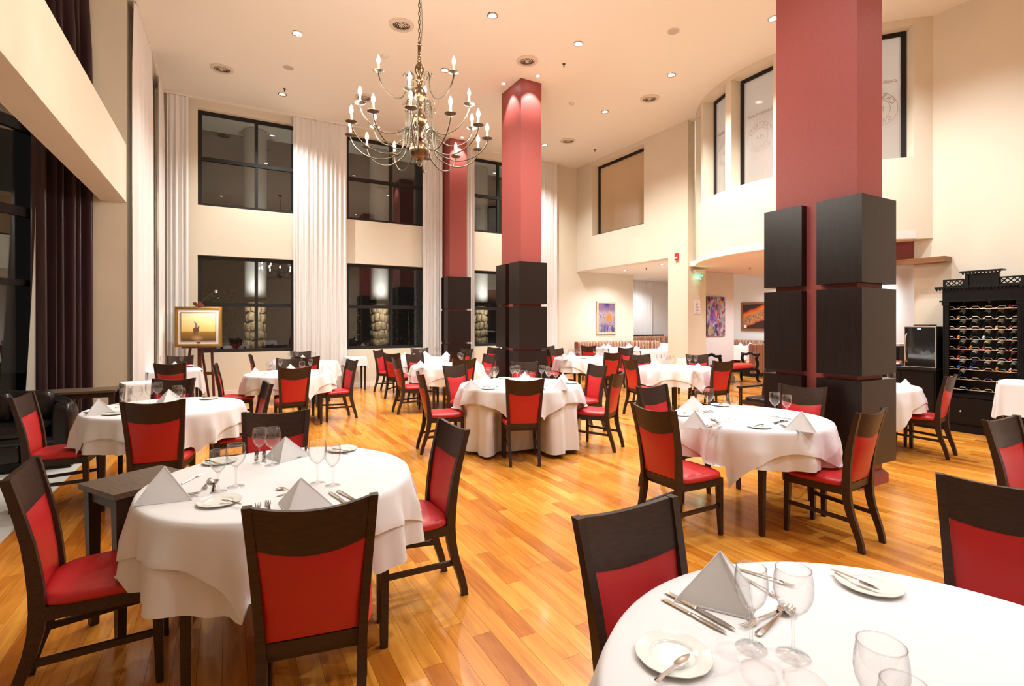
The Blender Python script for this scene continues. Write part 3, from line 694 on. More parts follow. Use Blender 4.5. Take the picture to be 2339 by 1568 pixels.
# ---- chair -------------------------------------------------
def yb(z):     # centre line of the back posts
    K = [(0, -.308), (.06, -.297), (.12, -.280), (.19, -.256), (.25, -.237), (.33, -.220), (.42, -.213), (.55, -.219), (.7, -.240), (.85, -.272), (.97, -.302)]
    for (a, p), (b, q) in zip(K, K[1:]):
        if z <= b: t = (z - a) / (b - a); return p + (q - p) * t
    return K[-1][1]
def hw(z): return .160 + (.170 - .160) * z / .45 if z < .45 else .170 + (.205 - .170) * (z - .45) / .52
def sag(x, z): h = hw(z); return -.034 * (1 - min(1, (x / h) ** 2)) * min(1, max(0, (z - .42) / .3))
def chair_parts():
    W = M['chair_wood']; out = []
    for s in (-1, 1):
        zs = [0, .06, .12, .19, .25, .33, .42, .5, .6, .7, .8, .9, .968]
        b = MB().beam([(s * (hw(z)), yb(z), z) for z in zs], [.0135 + .003 * (1 - abs(z - .4)) for z in zs], [.017 + .011 * max(0, 1 - abs(z - .4) / .45) for z in zs])
        out.append(('leg', b.mesh('leg', W, 50), None))
        b = MB().beam([(s * .196, .195, 0), (s * .192, .19, .20), (s * .190, .186, .41)], [.0135, .018, .021], [.0135, .018, .021]); out.append(('leg', b.mesh('leg', W, 50), None))
        b = MB().hexa([(s * .155 - .01, -.235, .185), (s * .155 + .01, -.235, .185), (s * .188 + .01, .185, .205), (s * .188 - .01, .185, .205)],
                      [(s * .155 - .01, -.235, .212), (s * .155 + .01, -.235, .212), (s * .188 + .01, .185, .232), (s * .188 - .01, .185, .232)]); out.append(('stretcher', b.mesh('stretcher', W), None))
    # apron
    b = MB(); o_ = [(-.186, -.200), (.186, -.200), (.212, .205), (-.212, .205)]; i_ = [(-.16, -.175), (.16, -.175), (.187, .18), (-.187, .18)]
    for k in range(4):
        j = (k + 1) % 4
        b.hexa([(*o_[k], .375), (*o_[j], .375), (*i_[j], .375), (*i_[k], .375)], [(*o_[k], .43), (*o_[j], .43), (*i_[j], .43), (*i_[k], .43)])
    out.append(('seat_frame', b.mesh('seat_frame', W), None))
    # seat cushion: superellipse-ish outline
    def outline(t):
        a = 2 * PI * t; c, s = math.cos(a), math.sin(a); e = .42
        y = .0 + .215 * math.copysign(abs(s) ** e, s); h = .204 + .024 * (y + .215) / .43
        x = h * math.copysign(abs(c) ** e, c)
        if y > 0: y += .018 * (1 - (x / .23) ** 2)
        return x, y
    prof = [(.93, .428), (1.0, .436), (1.012, .450), (.985, .466), (.9, .477), (.7, .484), (.35, .487), (.02, .488)]
    b = MB().grid(lambda u, v: (outline(u)[0] * prof[int(round(v * 7))][0], outline(u)[1] * prof[int(round(v * 7))][0], prof[int(round(v * 7))][1]), 36, 7, closed=True)
    b.f.append(tuple(7 * 36 + k for k in range(36))); b.f.append(tuple(reversed(range(36))))
    out.append(('seat', b.mesh('seat', M['red'], 60), None))
    def slab(z0f, z1f, inset, th, bulge, nu=12, nv=7):
        b = MB()
        def side(sg):
            def f(u, v):
                z0, z1 = z0f(2 * u - 1), z1f(2 * u - 1); z = z0 + (z1 - z0) * v; x = (2 * u - 1) * (hw(z) - inset)
                e = (1 - (2 * u - 1) ** 6) * (1 - (2 * v - 1) ** 6)
                return (x, yb(z) + sag(x, z) + sg * (th + bulge * e), z)
            return f
        b.grid(side(1), nu, nv); b.grid(side(-1), nu, nv)
        W_ = nu + 1; n0 = (nu + 1) * (nv + 1)
        for i in range(nu):
            b.f.append((i, i + 1, n0 + i + 1, n0 + i)); k = nv * W_; b.f.append((k + i, k + i + 1, n0 + k + i + 1, n0 + k + i))
        for j in range(nv):
            b.f.append((j * W_, (j + 1) * W_, n0 + (j + 1) * W_, n0 + j * W_)); k = nu; b.f.append((j * W_ + k, (j + 1) * W_ + k, n0 + (j + 1) * W_ + k, n0 + j * W_ + k))
        return b
    out.append(('top_rail', slab(lambda x: .778 + .030 * x * x, lambda x: .944 + .023 * x * x, .010, .0105, 0).mesh('top_rail', W, 40), None))
    out.append(('bottom_rail', slab(lambda x: .405, lambda x: .455, .012, .011, 0, 6, 2).mesh('bottom_rail', W, 40), None))
    out.append(('backrest_cushion', slab(lambda x: .458, lambda x: .776 + .030 * x * x, .016, .008, .012).mesh('backrest_cushion', M['red'], 50), None))
    for n, me, _ in out:      # consistent normals
        bm = bmesh.new(); bm.from_mesh(me); bmesh.ops.recalc_face_normals(bm, faces=bm.faces); bm.to_mesh(me); bm.free()
    return out
CP = chair_parts()
def make(parts, name, loc, rz_, label, cat, group=None, scale=None):
    r = empty(name, loc, rz_, label=label, cat=cat, group=group)
    if scale: r.scale = (scale,) * 3
    for n, me, sub in parts:
        o = link(n, me, r)
        for q in (sub or []): link(q[0], q[1], o)
    return r
CH = [  # x, y, yaw (deg), label
 (-.46, 2.91, 272, 'dark wood chair with red seat, left side of the front left round table'),
 (.31, 2.17, 350, 'dark wood chair seen from behind, its back crossing the front left round table'),
 (.90, 2.89, 90, 'red-backed chair with cloth corner on its seat, right of the front left table'),
 (.25, 3.62, 170, 'chair facing the camera at the far side of the front left round table'),
 (-1.24, 5.85, 266, 'red-backed chair beside the black sofa with cloth trailing over its seat'),
 (-.48, 5.22, 354, 'chair seen from behind at the round table by the black sofa'),
 (-.62, 6.52, 160, 'chair facing the camera beyond the round table by the black sofa'),
 (.07, 5.82, 96, 'chair seen edge-on at the right of the round table by the black sofa'),
 (-.72, 9.76, 350, 'chair seen from behind, before the square table near the easel'),
 (-.80, 11.28, 176, 'chair behind the square table, directly below the easel painting'),
 (.14, 8.87, 266, 'thin edge-on chair left of the round table right of the easel'),
 (.82, 8.06, 2, 'chair seen from behind at the round table right of the easel'),
 (1.55, 8.79, 100, 'chair facing left at the right of the round table right of the easel'),
 (.92, 9.50, 172, 'chair facing the camera beyond the round table right of the easel'),
 (.70, 11.25, 272, 'edge-on chair whose slim back rises against the wall below the left window'),
 (1.31, 10.47, 0, 'chair seen from behind at the round table below the left window'),
 (1.42, 11.92, 178, 'hindmost chair of the round table below the left window'),
 (3.28, 11.66, 228, 'chair closest to the middle window, leftmost of its group'),
 (3.22, 10.62, 304, 'chair seen from behind left of the table before the far column'),
 (2.88, 8.80, 270, 'chair facing right at the left of the round table before the long-clothed one'),
 (4.15, 11.98, 170, 'chair against the curtain behind the table before the far column'),
 (3.42, 9.72, 200, 'chair facing the camera behind the round table before the long-clothed one'),
 (4.31, 10.56, 18, 'chair seen from behind, right front of the table before the far column'),
 (4.78, 11.24, 106, 'chair facing left against the far column'),
 (3.60, 8.42, 358, 'tall-looking chair seen from behind between two round tables, left of the long-clothed one'),
 (3.02, 6.71, 196, 'chair facing the camera, behind the left of the long-clothed round table'),
 (2.37, 5.99, 260, 'chair facing right with its seat meeting the long white cloth'),
 (2.98, 5.12, 338, 'chair seen from behind in front of the long-clothed round table'),
 (4.12, 5.18, 30, 'chair facing left at the right front of the long-clothed round table'),
 (4.52, 6.02, 88, 'chair facing left, second at the right of the long-clothed table'),
 (4.04, 6.83, 150, 'chair facing the camera behind the long-clothed table, before the middle column'),
 (4.27, 9.05, 96, 'chair facing left directly left of the middle column'),
 (5.72, 11.61, 108, 'chair by the rightmost dark window, partly behind the middle column'),
 (6.80, 10.78, 12, 'chair half hidden by the right edge of the middle column, further back'),
 (6.38, 9.57, 266, 'chair facing right, half hidden by the middle column, nearer one'),
 (7.62, 11.36, 180, 'small distant chair just left of the striped booth'),
 (7.06, 10.10, 184, 'chair facing the camera behind the round table right of the middle column'),
 (7.18, 8.72, 356, 'chair seen from behind at the right of the round table right of the middle column'),
 (6.31, 6.60, 260, 'chair facing right at the left of the table before the sign pillar'),
 (7.12, 7.31, 170, 'chair facing the camera behind the table before the sign pillar'),
 (8.00, 6.80, 150, 'chair facing the camera nearest the red bench'),
 (7.20, 5.95, 352, 'chair seen from behind at the right of the table before the sign pillar'),
 (3.02, 2.76, 270, 'big chair seen from behind-left at the table beside the near column'),
 (3.69, 3.42, 186, 'chair facing the camera at the far left of the table beside the near column'),
 (4.66, 2.91, 106, 'chair standing against the near column, facing the camera'),
 (3.94, 2.20, 4, 'chair facing left at the right front of the table beside the near column'),
 (7.40, 3.02, 8, 'chair before the wine cabinet, right of the near column'),
 (4.36, 1.04, 176, 'red-backed chair cut by the right picture edge, upper one'),
 (1.17, 1.00, 180, 'dark chair at the left back of the front right table'),
 (2.33, .66, 112, 'dark chair cut by the right picture edge, lower one'),
 (8.95, 11.40, 300, 'distant chair before the striped booth, leftmost of the alcove'),
 (9.02, 10.30, 345, 'distant chair seen from behind by the left alcove table, further one'),
 (8.21, 9.50, 80, 'distant chair facing left, just behind the big red-backed one'),
]
for x, y, yw, lab in CH:
    make(CP, 'dining_chair', (x, y, .001), math.radians(yw), lab, 'chair', 'dark wood dining chairs with red upholstery')
CL = [(x, y, math.radians(a)) for x, y, a, _ in CH]

# ---- tables with cloths ------------------------------------
leg_me = MB().beam([(0, 0, 0), (0, 0, .66)], [.016, .024], [.016, .024]).mesh('leg', M['chair_wood'])
def blocked(px, py, m_=.02):
    for x, y, a in CL:
        dx, dy = px - x, py - y
        if dx * dx + dy * dy > .2: continue
        lx = dx * math.cos(a) + dy * math.sin(a); ly = -dx * math.sin(a) + dy * math.cos(a)
        if abs(lx) < .225 + m_ and -.19 < ly < .235 + m_: return (lx, ly, a, x, y)
    return None
def folds(th, t, R, amp, n, seed, flare):
    a = n * th + seed + .8 * math.sin(2 * th + seed) + .5 * math.sin(5 * th + 2 * seed)
    e = min(1, t * 2.2)
    return R + amp * .55 * e + flare * t ** .8 + amp * e * (math.sin(a) + .35 * math.sin(2.3 * a + seed)) * (.4 + .6 * t)
def round_table(key, x, y, R, phrase, drop, seed, over=None, s_over=.155, base=0):
    """drop: length of the lower cloth; over: angle (deg) of an overlay corner"""
    zt = ZT + base
    r = empty('round_table', (x, y, base), label='round dining table carrying the cloths of ' + phrase, cat='table', group='round dining tables')
    MB().lathe([(0, zt - .04), (R - .01, zt - .04), (R - .006, zt - .006), (0, zt - .006)], 48).xf(T(0, 0, -base)).build('tabletop', M['table_wood'], r, 40)
    a_ = R * .66
    for sx in (-1, 1):
        for sy in (-1, 1):
            o = link('leg', leg_me, r); o.location = (sx * a_, sy * a_, 0); o.scale = (1, 1, 1.13)
    amp = .040 if drop < .6 else .046; flare = .02 if drop < .6 else .035; n = 13 if drop < .6 else 17
    NT, NS = 168, 12
    top = [(.0, 0), (.5, 0), (.95, 0), (.985, -.001), (1.0, -.006)]
    def skirt(L, extra, zoff, nn, am, fl):
        def f(u, v):
            th = 2 * PI * u
            j = v * (len(top) - 1 + NS)
            if j <= len(top) - 1:
                q = top[int(round(j))]; rr = (R + extra) * q[0]; z = zt + zoff + q[1]
                return (x + rr * math.cos(th), y + rr * math.sin(th), z)
            k = (j - len(top) + 1) / NS; Lt = L(th); sdist = Lt * k
            t = sdist / .32 if drop < .6 or zoff > .001 else sdist / .75
            t = min(t, 1.25); rr = folds(th, t, R + .004, am, nn, seed, fl) + extra
            z = zt + zoff - .006 - sdist
            px, py = x + rr * math.cos(th), y + rr * math.sin(th)
            if z < .515:
                bl = blocked(px, py)
                if bl and not (drop > .6 and zoff < .001): z = max(z, .500 + zoff + .004 * k)
            if drop > .6 and zoff < .001 and z < .60:      # the long cloth gives way to the seats pushed against it
                wz = min(1, (.60 - z) / .12)
                for qx, qy, a in CL:
                    dx, dy = px - qx, py - qy
                    if dx * dx + dy * dy > .25: continue
                    lx = dx * math.cos(a) + dy * math.sin(a); ly = -dx * math.sin(a) + dy * math.cos(a)
                    wx = max(0, min(1, (.33 - abs(lx)) / .10)); wx = wx * wx * (3 - 2 * wx)
                    if ly < .26 and wx > 0: mv = wz * wx * (.26 - ly); px -= mv * math.sin(a); py += mv * math.cos(a)
            return (px, py, max(z, .006 + base))
        return f
    jag = lambda th: drop + .012 * math.sin(3 * th + seed) + .006 * math.sin(11 * th)
    o = MB().grid(skirt(jag, 0, 0, n, amp, flare), NT, len(top) - 1 + NS, closed=True).build('tablecloth', M['cloth'], None, 80)
    tag(o, ('floor-length white tablecloth of ' if drop > .6 else 'lower white tablecloth hanging in folds on ') + phrase, 'tablecloth', 'white round tablecloths')
    if over is not None:
        c0 = math.radians(over); s_ = R + s_over
        def Lo(th):
            a = (th - c0 + PI / 4) % (PI / 2) - PI / 4       # 0 at a corner
            l = s_ / max(math.cos(PI / 4 - abs(a)), .5)
            return min(l, s_ * 1.40) - R + .006 * math.sin(7 * th + seed)
        o = MB().grid(skirt(Lo, .015, .004, n, amp * .72, flare + .010), NT, len(top) - 1 + NS, closed=True)
        # stitched hem line is real relief: last ring slightly proud
        o = o.build('overlay_cloth', M['cloth'], None, 80)
        tag(o, 'square white overlay cloth with pointed corners on ' + phrase, 'tablecloth', 'square overlay cloths')
PH = {'T1': 'the front left round table', 'T2': 'the round table by the black sofa', 'T4': 'the front right round table', 'T5': 'the round table right of the easel',
      'T6': 'the round table below the left window', 'T8': 'the round table before the far column', 'T9': 'the round table left of the middle column', 'T10': 'the long-clothed round table',
      'T11': 'the round table right of the middle column', 'T12': 'the round table before the sign pillar', 'T13': 'the round table beside the near column', 'T14': 'the round table behind the near column',
      'T3': 'the square table near the easel', 'TA': 'the left booth table', 'TB': 'the right booth table', 'TC': 'the hindmost booth table', 'TD': 'the booth table beyond the red bench'}
TB = {'T1': (.26, 2.885, .618), 'T2': (-.50, 5.84, .63), 'T4': (1.262, .44, .69), 'T5': (.867, 8.844, .63), 'T6': (1.39, 11.217, .63), 'T8': (3.951, 11.119, .58), 'T9': (3.637, 9.018, .66),
      'T10': (3.34, 5.764, .765), 'T11': (7.149, 9.444, .64), 'T12': (7.048, 6.613, .64), 'T13': (3.866, 2.80, .605), 'T14': (7.15, 3.60, .64)}
SP = {'T1': (.345, 1.0, -8), 'T2': (.27, 2.0, 194), 'T4': (.34, 3.1, 20), 'T5': (.27, 4.4, 190), 'T6': (.3, 5.2, 40), 'T8': (.3, .4, 70), 'T9': (.3, 1.7, 205),
      'T10': (.735, 2.6, 246), 'T11': (.28, 3.3, 250), 'T12': (.28, 4.1, 178), 'T13': (.265, .9, 202), 'T14': (.27, 2.2, 60)}
for k, (x, y, R) in TB.items():
    d, sd, ov = SP[k]; round_table(k, x, y, R, PH[k], d, sd, ov)
round_table('T0', 7.75, 12.1, .5, 'the hidden table behind the middle column', .3, 1.3)
round_table('T16', 5.1, .55, .6, 'the table off the right picture edge', .3, 4.3)
def square_table(x, y, w_, d_, rot, phrase, drop, zt=ZT, corner=0.0, seed=0, skirt_to_floor=False):
    r = empty('square_table', (x, y, 0), rot, label='square table carrying the cloth of ' + phrase, cat='table')
    MB().box(-w_ / 2 + .01, w_ / 2 - .01, -d_ / 2 + .01, d_ / 2 - .01, zt - .035, zt - .006).build('tabletop', M['table_wood'], r)
    for sx in (-1, 1):
        for sy in (-1, 1):
            o = link('leg', leg_me, r); o.location = (sx * (w_ / 2 - .04), sy * (d_ / 2 - .04), 0); o.scale = (1, 1, (zt - .04) / .66)
    per = 2 * (w_ + d_); ca, sa = math.cos(rot), math.sin(rot)
    def edge(u):       # rounded rectangle walk: point and outward
        a = 2 * PI * u; c, s = math.cos(a), math.sin(a); e = .16
        return math.copysign(abs(c) ** e, c) * w_ / 2, math.copysign(abs(s) ** e, s) * d_ / 2, c, s
    def f(u, v):
        px, py, c, s = edge(u); k = v * 12
        if k <= 3: q = (0, .6, .97, 1.0)[int(round(k))]; z = zt - (.004 if k > 2.5 else 0); X, Y = px * q, py * q
        else:
            t = (k - 3) / 9; isc = (abs(math.sin(2 * math.atan2(s, c))) ** 3); L_ = drop * (1 + corner * isc)
            am = .016 * math.sin(22 * PI * u + seed) * t + .03 * t; X, Y = px + (c * am) * 1.2, py + (s * am) * 1.2; z = zt - .004 - L_ * t
        return (x + X * ca - Y * sa, y + X * sa + Y * ca, max(z, .006))
    o = MB().grid(f, 112, 12, closed=True).build('tablecloth', M['cloth'], None, 70)
    tag(o, 'white cloth draped over ' + phrase, 'tablecloth')
square_table(-.80, 10.55, .80, .78, .12, PH['T3'], .28, corner=.55)
square_table(*ray(322, 6.9), .42, .42, .3, 'the small table by the left white curtain', .24, corner=.1, seed=1)
square_table(*ray(811, 12.2), .46, .46, 0, 'the small side table at the back wall between windows', .2, corner=.4, seed=2)
square_table(9.02, 8.0, .42, .42, 0, 'the little table at the foot of the sign pillar', .3, corner=.2, seed=3)
square_table(*ray(2372, 6.4), .5, .7, .1, 'the serving table cut by the right picture edge', .42, zt=.84, corner=.15, seed=4)
square_table(10.1, 11.72, 1.25, .75, .0, PH['TA'], .42, zt=.86, corner=.1, seed=5)
square_table(10.45, 10.80, 1.25, .75, .0, PH['TB'], .42, zt=.83, corner=.1, seed=6)
square_table(12.5, 12.5, 1.1, .75, .0, PH['TC'], .42, zt=.90, corner=.1, seed=7)
square_table(14.55, 10.75, .8, 1.1, .0, PH['TD'], .42, zt=.84, corner=.6, seed=8)

# ---- table ware --------------------------------------------
def wine(hh, rr, rb, name):   # thin bowl, stem, foot
    zb = hh * .47
    bowl = [(.004, zb), (rr * .38, zb + .006), (rr * .72, zb + .022), (rr * .93, zb + .042), (rr, zb + .062), (rr * .97, zb + .084), (rr * .88, hh)]
    p = [('bowl', MB().lathe(bowl, 24).mesh('bowl', M['glassw'], 80), None),
         ('rim', MB().tube([(rr * .88 * math.cos(2 * PI * k / 24), rr * .88 * math.sin(2 * PI * k / 24), hh) for k in range(24)], .0013, 5, True).mesh('rim', M['glassw'], 80), None),
         ('stem', MB().lathe([(.008, .006), (.0045, .014), (.0038, zb * .5), (.0045, zb - .012), (.010, zb + .002), (.004, zb + .004)], 12).mesh('stem', M['glassw'], 80), None),
         ('foot', MB().lathe([(rb, .0015), (rb * .98, .0025), (rb * .6, .0035), (.008, .007)], 24).mesh('foot', M['glassw'], 80), None)]
    for q in p:
        bm = bmesh.new(); bm.from_mesh(q[1]); bmesh.ops.recalc_face_normals(bm, faces=bm.faces); bm.to_mesh(q[1]); bm.free()
    return p
GW = wine(.198, .0385, .036, 'wine'); GB = wine(.208, .044, .038, 'water')
def napkin_mesh():
    # standing folded triangle: sharp front ridge, two leaning faces, doubled edges
    n = 10; b = MB(); H_ = .125
    P0 = Vector((0, .012, H_)); A = Vector((.012, -.10, .002)); B = Vector((-.125, .035, .001)); Cc = Vector((.130, .050, .001))
    def face(P, Q, R_, off, bul):
        def f(u, v):
            e = P.lerp(Q, v); g = P.lerp(R_, v); p = e.lerp(g, u); nn = (Q - P).cross(R_ - P).normalized()
            return p + nn * (off + bul * math.sin(PI * u) * v * (1 - v * .5))
        return f
    for off in (0, .0035):
        b.grid(face(P0, A, B, off, .010), n, n); b.grid(face(P0, Cc, A, off, .010), n, n)
    b.tube([P0, A.lerp(P0, .5) + Vector((0, -.004, .002)), A], .0028, 6)
    b.tube([P0, B.lerp(P0, .5), B], .0022, 6); b.tube([P0, Cc.lerp(P0, .5), Cc], .0022, 6)
    b.tube([B, A.lerp(B, .5) + Vector((0, 0, .001)), A], .0022, 6); b.tube([Cc, A.lerp(Cc, .5), A], .0022, 6)
    return b.mesh('napkin', M['napkin'], 50)
NAP = napkin_mesh()
def plate_parts():
    sc = lambda a: 1 + .008 * math.cos(12 * a)
    pr = [(0, .004), (.049, .004), (.055, .0082), (.059, .0088), (.085, .0115), (.088, .0125), (.088, .0105), (.06, .004), (.05, 0), (0, 0)]
    b = MB().grid(lambda u, v: (pr[int(round(v * 9))][0] * math.cos(2 * PI * u) * (sc(2 * PI * u) if 4 <= round(v * 9) <= 6 else 1), pr[int(round(v * 9))][0] * math.sin(2 * PI * u) * (sc(2 * PI * u) if 4 <= round(v * 9) <= 6 else 1), pr[int(round(v * 9))][1]), 72, 9, closed=True)
    return b.mesh('side_plate', M['porcelain'], 35)
PLATE = plate_parts()
def fixn(me):
    bm = bmesh.new(); bm.from_mesh(me); bmesh.ops.remove_doubles(bm, verts=bm.verts, dist=1e-6); bmesh.ops.recalc_face_normals(bm, faces=bm.faces); bm.to_mesh(me); bm.free(); return me
fixn(PLATE)
# cutlery lies along +x, handle end at x=0, length 1 unit = real length below
def strip(st):   # stations (x, half width, z, half thickness)
    b = MB(); vv = []
    for x, w_, z, t in st: vv += [(x, -w_, z), (x, 0, z + t), (x, w_, z), (x, 0, z - t * .6)]
    ff = [(0, 1, 2, 3), tuple(4 * (len(st) - 1) + k for k in (3, 2, 1, 0))]
    for i in range(len(st) - 1):
        for k in range(4): ff.append((4 * i + k, 4 * i + (k + 1) % 4, 4 * i + 4 + (k + 1) % 4, 4 * i + 4 + k))
    return b.add(vv, ff)
HANDLE = [(0, .004, .004, .0025), (.006, .0085, .004, .0035), (.03, .0075, .005, .004), (.07, .0055, .006, .004), (.095, .0045, .007, .003)]
def knife_m():
    a = strip([(0, .005, .005, .003), (.005, .0085, .005, .0045), (.05, .0078, .005, .0045), (.098, .0068, .005, .004), (.102, .0078, .005, .005), (.106, .006, .005, .004)]).mesh('handle', M['steel'], 40)
    b = strip([(.106, .006, .005, .0014), (.13, .0085, .005, .0012), (.18, .009, .005, .001), (.208, .006, .005, .0008), (.218, .0015, .005, .0005)]).mesh('blade', M['steel'], 40)
    return [('handle', a, None), ('blade', b, None)]
def butter_m():
    a = strip([(0, .005, .005, .003), (.005, .0075, .005, .004), (.04, .0055, .007, .0035), (.085, .004, .008, .003)]).mesh('handle', M['steel'], 40)
    b = strip([(.085, .004, .008, .0014), (.098, .011, .006, .001), (.125, .012, .006, .0008), (.15, .006, .006, .0006), (.157, .001, .006, .0005)]).mesh('blade', M['steel'], 40)
    return [('handle', a, None), ('blade', b, None)]
def fork_m():
    a = strip(HANDLE + [(.125, .0035, .010, .0025), (.138, .006, .009, .002)]).mesh('handle', M['steel'], 40)
    b = strip([(.136, .004, .009, .0014), (.144, .010, .007, .001), (.158, .011, .005, .001)])
    for k in (-1.5, -.5, .5, 1.5):
        s_ = strip([(.156, .0018, .005, .001), (.175, .0015, .004, .001), (.195, .0008, .008, .0006)]); s_.xf(T(0, k * .0058, 0)); b.add(s_.v, s_.f)
    return [('handle', a, None), ('tines', b.mesh('tines', M['steel'], 40), None)]
def spoon_m():
    a = strip(HANDLE + [(.125, .0035, .010, .0025)]).mesh('handle', M['steel'], 40)
    b = MB().grid(lambda u, v: (.125 + .030 + .030 * v * math.cos(2 * PI * u) , .0195 * v * math.sin(2 * PI * u), .0025 + .0075 * v * v), 20, 5, closed=True)
    return [('handle', a, None), ('bowl', b.mesh('bowl', M['steel'], 60), None)]
KN, BK, FO, SPN = knife_m(), butter_m(), fork_m(), spoon_m()
for P_ in (KN, BK, FO, SPN):
    for q in P_: fixn(q[1])
items = {}
def put(key, kind, root, u): items.setdefault((key, kind), []).append((u, root))
def single(me, name, loc, rot, cat, group=None, scale=None, xtilt=0):
    o = link(name, me); o.location = loc; o.rotation_euler = (xtilt, 0, rot)
    if scale: o.scale = (scale,) * 3
    o['category'] = cat
    if group: o['group'] = group
    return o
def topz(key): return {'TA': .862, 'TB': .832, 'TC': .902, 'TD': .842}.get(key, ZT + (.0045 if key in TB else .001))
def glass(key, u, v, big=True, rim=True):
    P_ = GB if big else GW; h = .208 if big else .198; z0 = topz(key)
    x, y = on_far(key, u, .10 if big else -.02) if key in FAR else at(u, v, z0 + (h if rim else 0))
    put(key, 'big' if big else 'small', make(P_, 'wine_glass', (x, y, z0), random.random(), None, 'glass', 'stemmed glasses on ' + PH[key]), u)
def nap(key, u, v, yaw=None, sc=1.0):       # pixel of the peak
    z0 = topz(key); x, y = on_far(key, u, -.17) if key in FAR else at(u, v, z0 + .125 * sc)
    if yaw is None:
        cx, cy = (TB[key][0], TB[key][1]) if key in TB else (x, y + 1); yaw = math.degrees(math.atan2(y - cy, x - cx)) + 90 + random.uniform(-15, 15)
        # ridge generally turned to the camera in this room
        yaw = -29 + random.uniform(-35, 35)
    put(key, 'napkin', single(NAP, 'folded_napkin', (x, y, z0), math.radians(yaw), 'napkin', 'folded napkins on ' + PH[key], sc), u)
FAR = {'TA': (10.1, 11.72, .60, .33), 'TB': (10.45, 10.80, .58, .33), 'TC': (12.5, 12.5, .5, .33), 'TD': (14.55, 10.75, .33, .5)}
def on_far(key, u, off):      # a spot on a distant table: where the sight line crosses the row y = centre + off
    cx_, cy_, hx, hy = FAR[key]; ax, ay = ray(u, 1); y = cy_ + off; x = y * ax / ay
    return max(cx_ - hx, min(cx_ + hx, x)), y
def plate(key, u, v, knife=None):
    z0 = topz(key); x, y = at(u, v, z0); put(key, 'plate', single(PLATE, 'side_plate', (x, y, z0), random.random() * 6, 'plate', 'side plates on ' + PH[key]), u)
    a = knife if knife is not None else random.uniform(-40, 60)
    a = math.radians(a); put(key, 'butter', make(BK, 'butter_knife', (x - .075 * math.cos(a), y - .075 * math.sin(a), z0 + .012), a, None, 'knife', 'butter knives on ' + PH[key]), u)
def cut(key, parts, name, cat, u0, v0, u1, v1, L_, dz=0):   # handle-end pixel, tip pixel
    z0 = topz(key) + dz; a = at(u0, v0, z0 + .005); b = at(u1, v1, z0 + .005); an = math.atan2(b[1] - a[1], b[0] - a[0]); ln = math.hypot(b[0] - a[0], b[1] - a[1])
    ln = min(max(ln, L_ * .82), L_ * 1.1)
    put(key, name, make(parts, name, (a[0], a[1], z0), an, None, cat, cat + 's on ' + PH[key], ln / L_), u0)
def bknife(key, u0, v0, u1, v1): cut(key, BK, 'butter_knife', 'knife', u0, v0, u1, v1, .157, .012)
def knife(key, *p): cut(key, KN, 'table_knife', 'knife', *p, .218)
def fork(key, *p): cut(key, FO, 'fork', 'fork', *p, .195)
def spoon(key, *p): cut(key, SPN, 'spoon', 'spoon', *p, .185)
def plate_at(key, u, v):
    z0 = topz(key); x, y = at(u, v, z0); put(key, 'plate', single(PLATE, 'side_plate', (x, y, z0), random.random() * 6, 'plate', 'side plates on ' + PH[key]), u)
# front right table
nap('T4', 1652, 1265, -12, 1.08)
knife('T4', 1521, 1351, 1680, 1439); knife('T4', 1512, 1366, 1660, 1446)
glass('T4', 1716, 1482, False, False); glass('T4', 1812, 1500, True, False); glass('T4', 2013, 1471, True); glass('T4', 2066, 1562, False)
plate_at('T4', 1538, 1502); bknife('T4', 1498, 1557, 1576, 1495); plate_at('T4', 1984, 1338); bknife('T4', 1897, 1300, 2010, 1349)
fork('T4', 1690, 1299, 1813, 1339); fork('T4', 1688, 1312, 1772, 1362); fork('T4', 1800, 1386, 1693, 1434); spoon('T4', 1729, 1450, 1830, 1368)
# front left table
nap('T1', 369, 1068, -60, 1.12); nap('T1', 650, 999, -25); nap('T1', 684, 1094, -40)
for u, v, b in [(499, 1125, 0), (539, 1113, 1), (593, 1059, 0), (622, 1064, 1), (725, 1105, 1), (760, 1110, 0)]: glass('T1', u, v, b, False)
plate_at('T1', 502, 1149); bknife('T1', 551, 1152, 512, 1143); plate_at('T1', 503, 1057); bknife('T1', 470, 1052, 505, 1062); plate_at('T1', 783, 1029); bknife('T1', 760, 1026, 800, 1032)
knife('T1', 320, 1144, 460, 1124); knife('T1', 324, 1149, 456, 1131); knife('T1', 800, 1156, 745, 1119); knife('T1', 824, 1150, 766, 1118)
fork('T1', 595, 1188, 587, 1137); fork('T1', 618, 1182, 609, 1131); fork('T1', 415, 1105, 453, 1087); fork('T1', 480, 1092, 463, 1124); spoon('T1', 489, 1124, 489, 1092)
spoon('T1', 690, 1124, 634, 1116); fork('T1', 632, 1133, 690, 1120); spoon('T1', 622, 1047, 690, 1044); knife('T1', 586, 1052, 587, 1030); knife('T1', 603, 1052, 604, 1030); fork('T1', 700, 1020, 697, 1042)
# table beside the near column
nap('T13', 1584, 905, -35); nap('T13', 1590, 939, 0, 1.0); nap('T13', 1834, 941, -15, 1.1)
for u, v, b in [(1596, 891, 0), (1620, 889, 1), (1662, 908, 0), (1672, 901, 1), (1770, 897, 1), (1797, 903, 0)]: glass('T13', u, v, b)
plate('T13', 1734, 977, 10); plate('T13', 1557, 949, 20); plate('T13', 1645, 927, 30)
knife('T13', 1598, 979, 1654, 973); knife('T13', 1590, 975, 1646, 969); fork('T13', 1648, 966, 1616, 956); spoon('T13', 1642, 969, 1618, 952); knife('T13', 1830, 987, 1784, 974); knife('T13', 1822, 982, 1779, 969)
fork('T13', 1800, 962, 1762, 967); spoon('T13', 1768, 969, 1796, 960); fork('T13', 1606, 940, 1620, 936); spoon('T13', 1604, 944, 1630, 939)
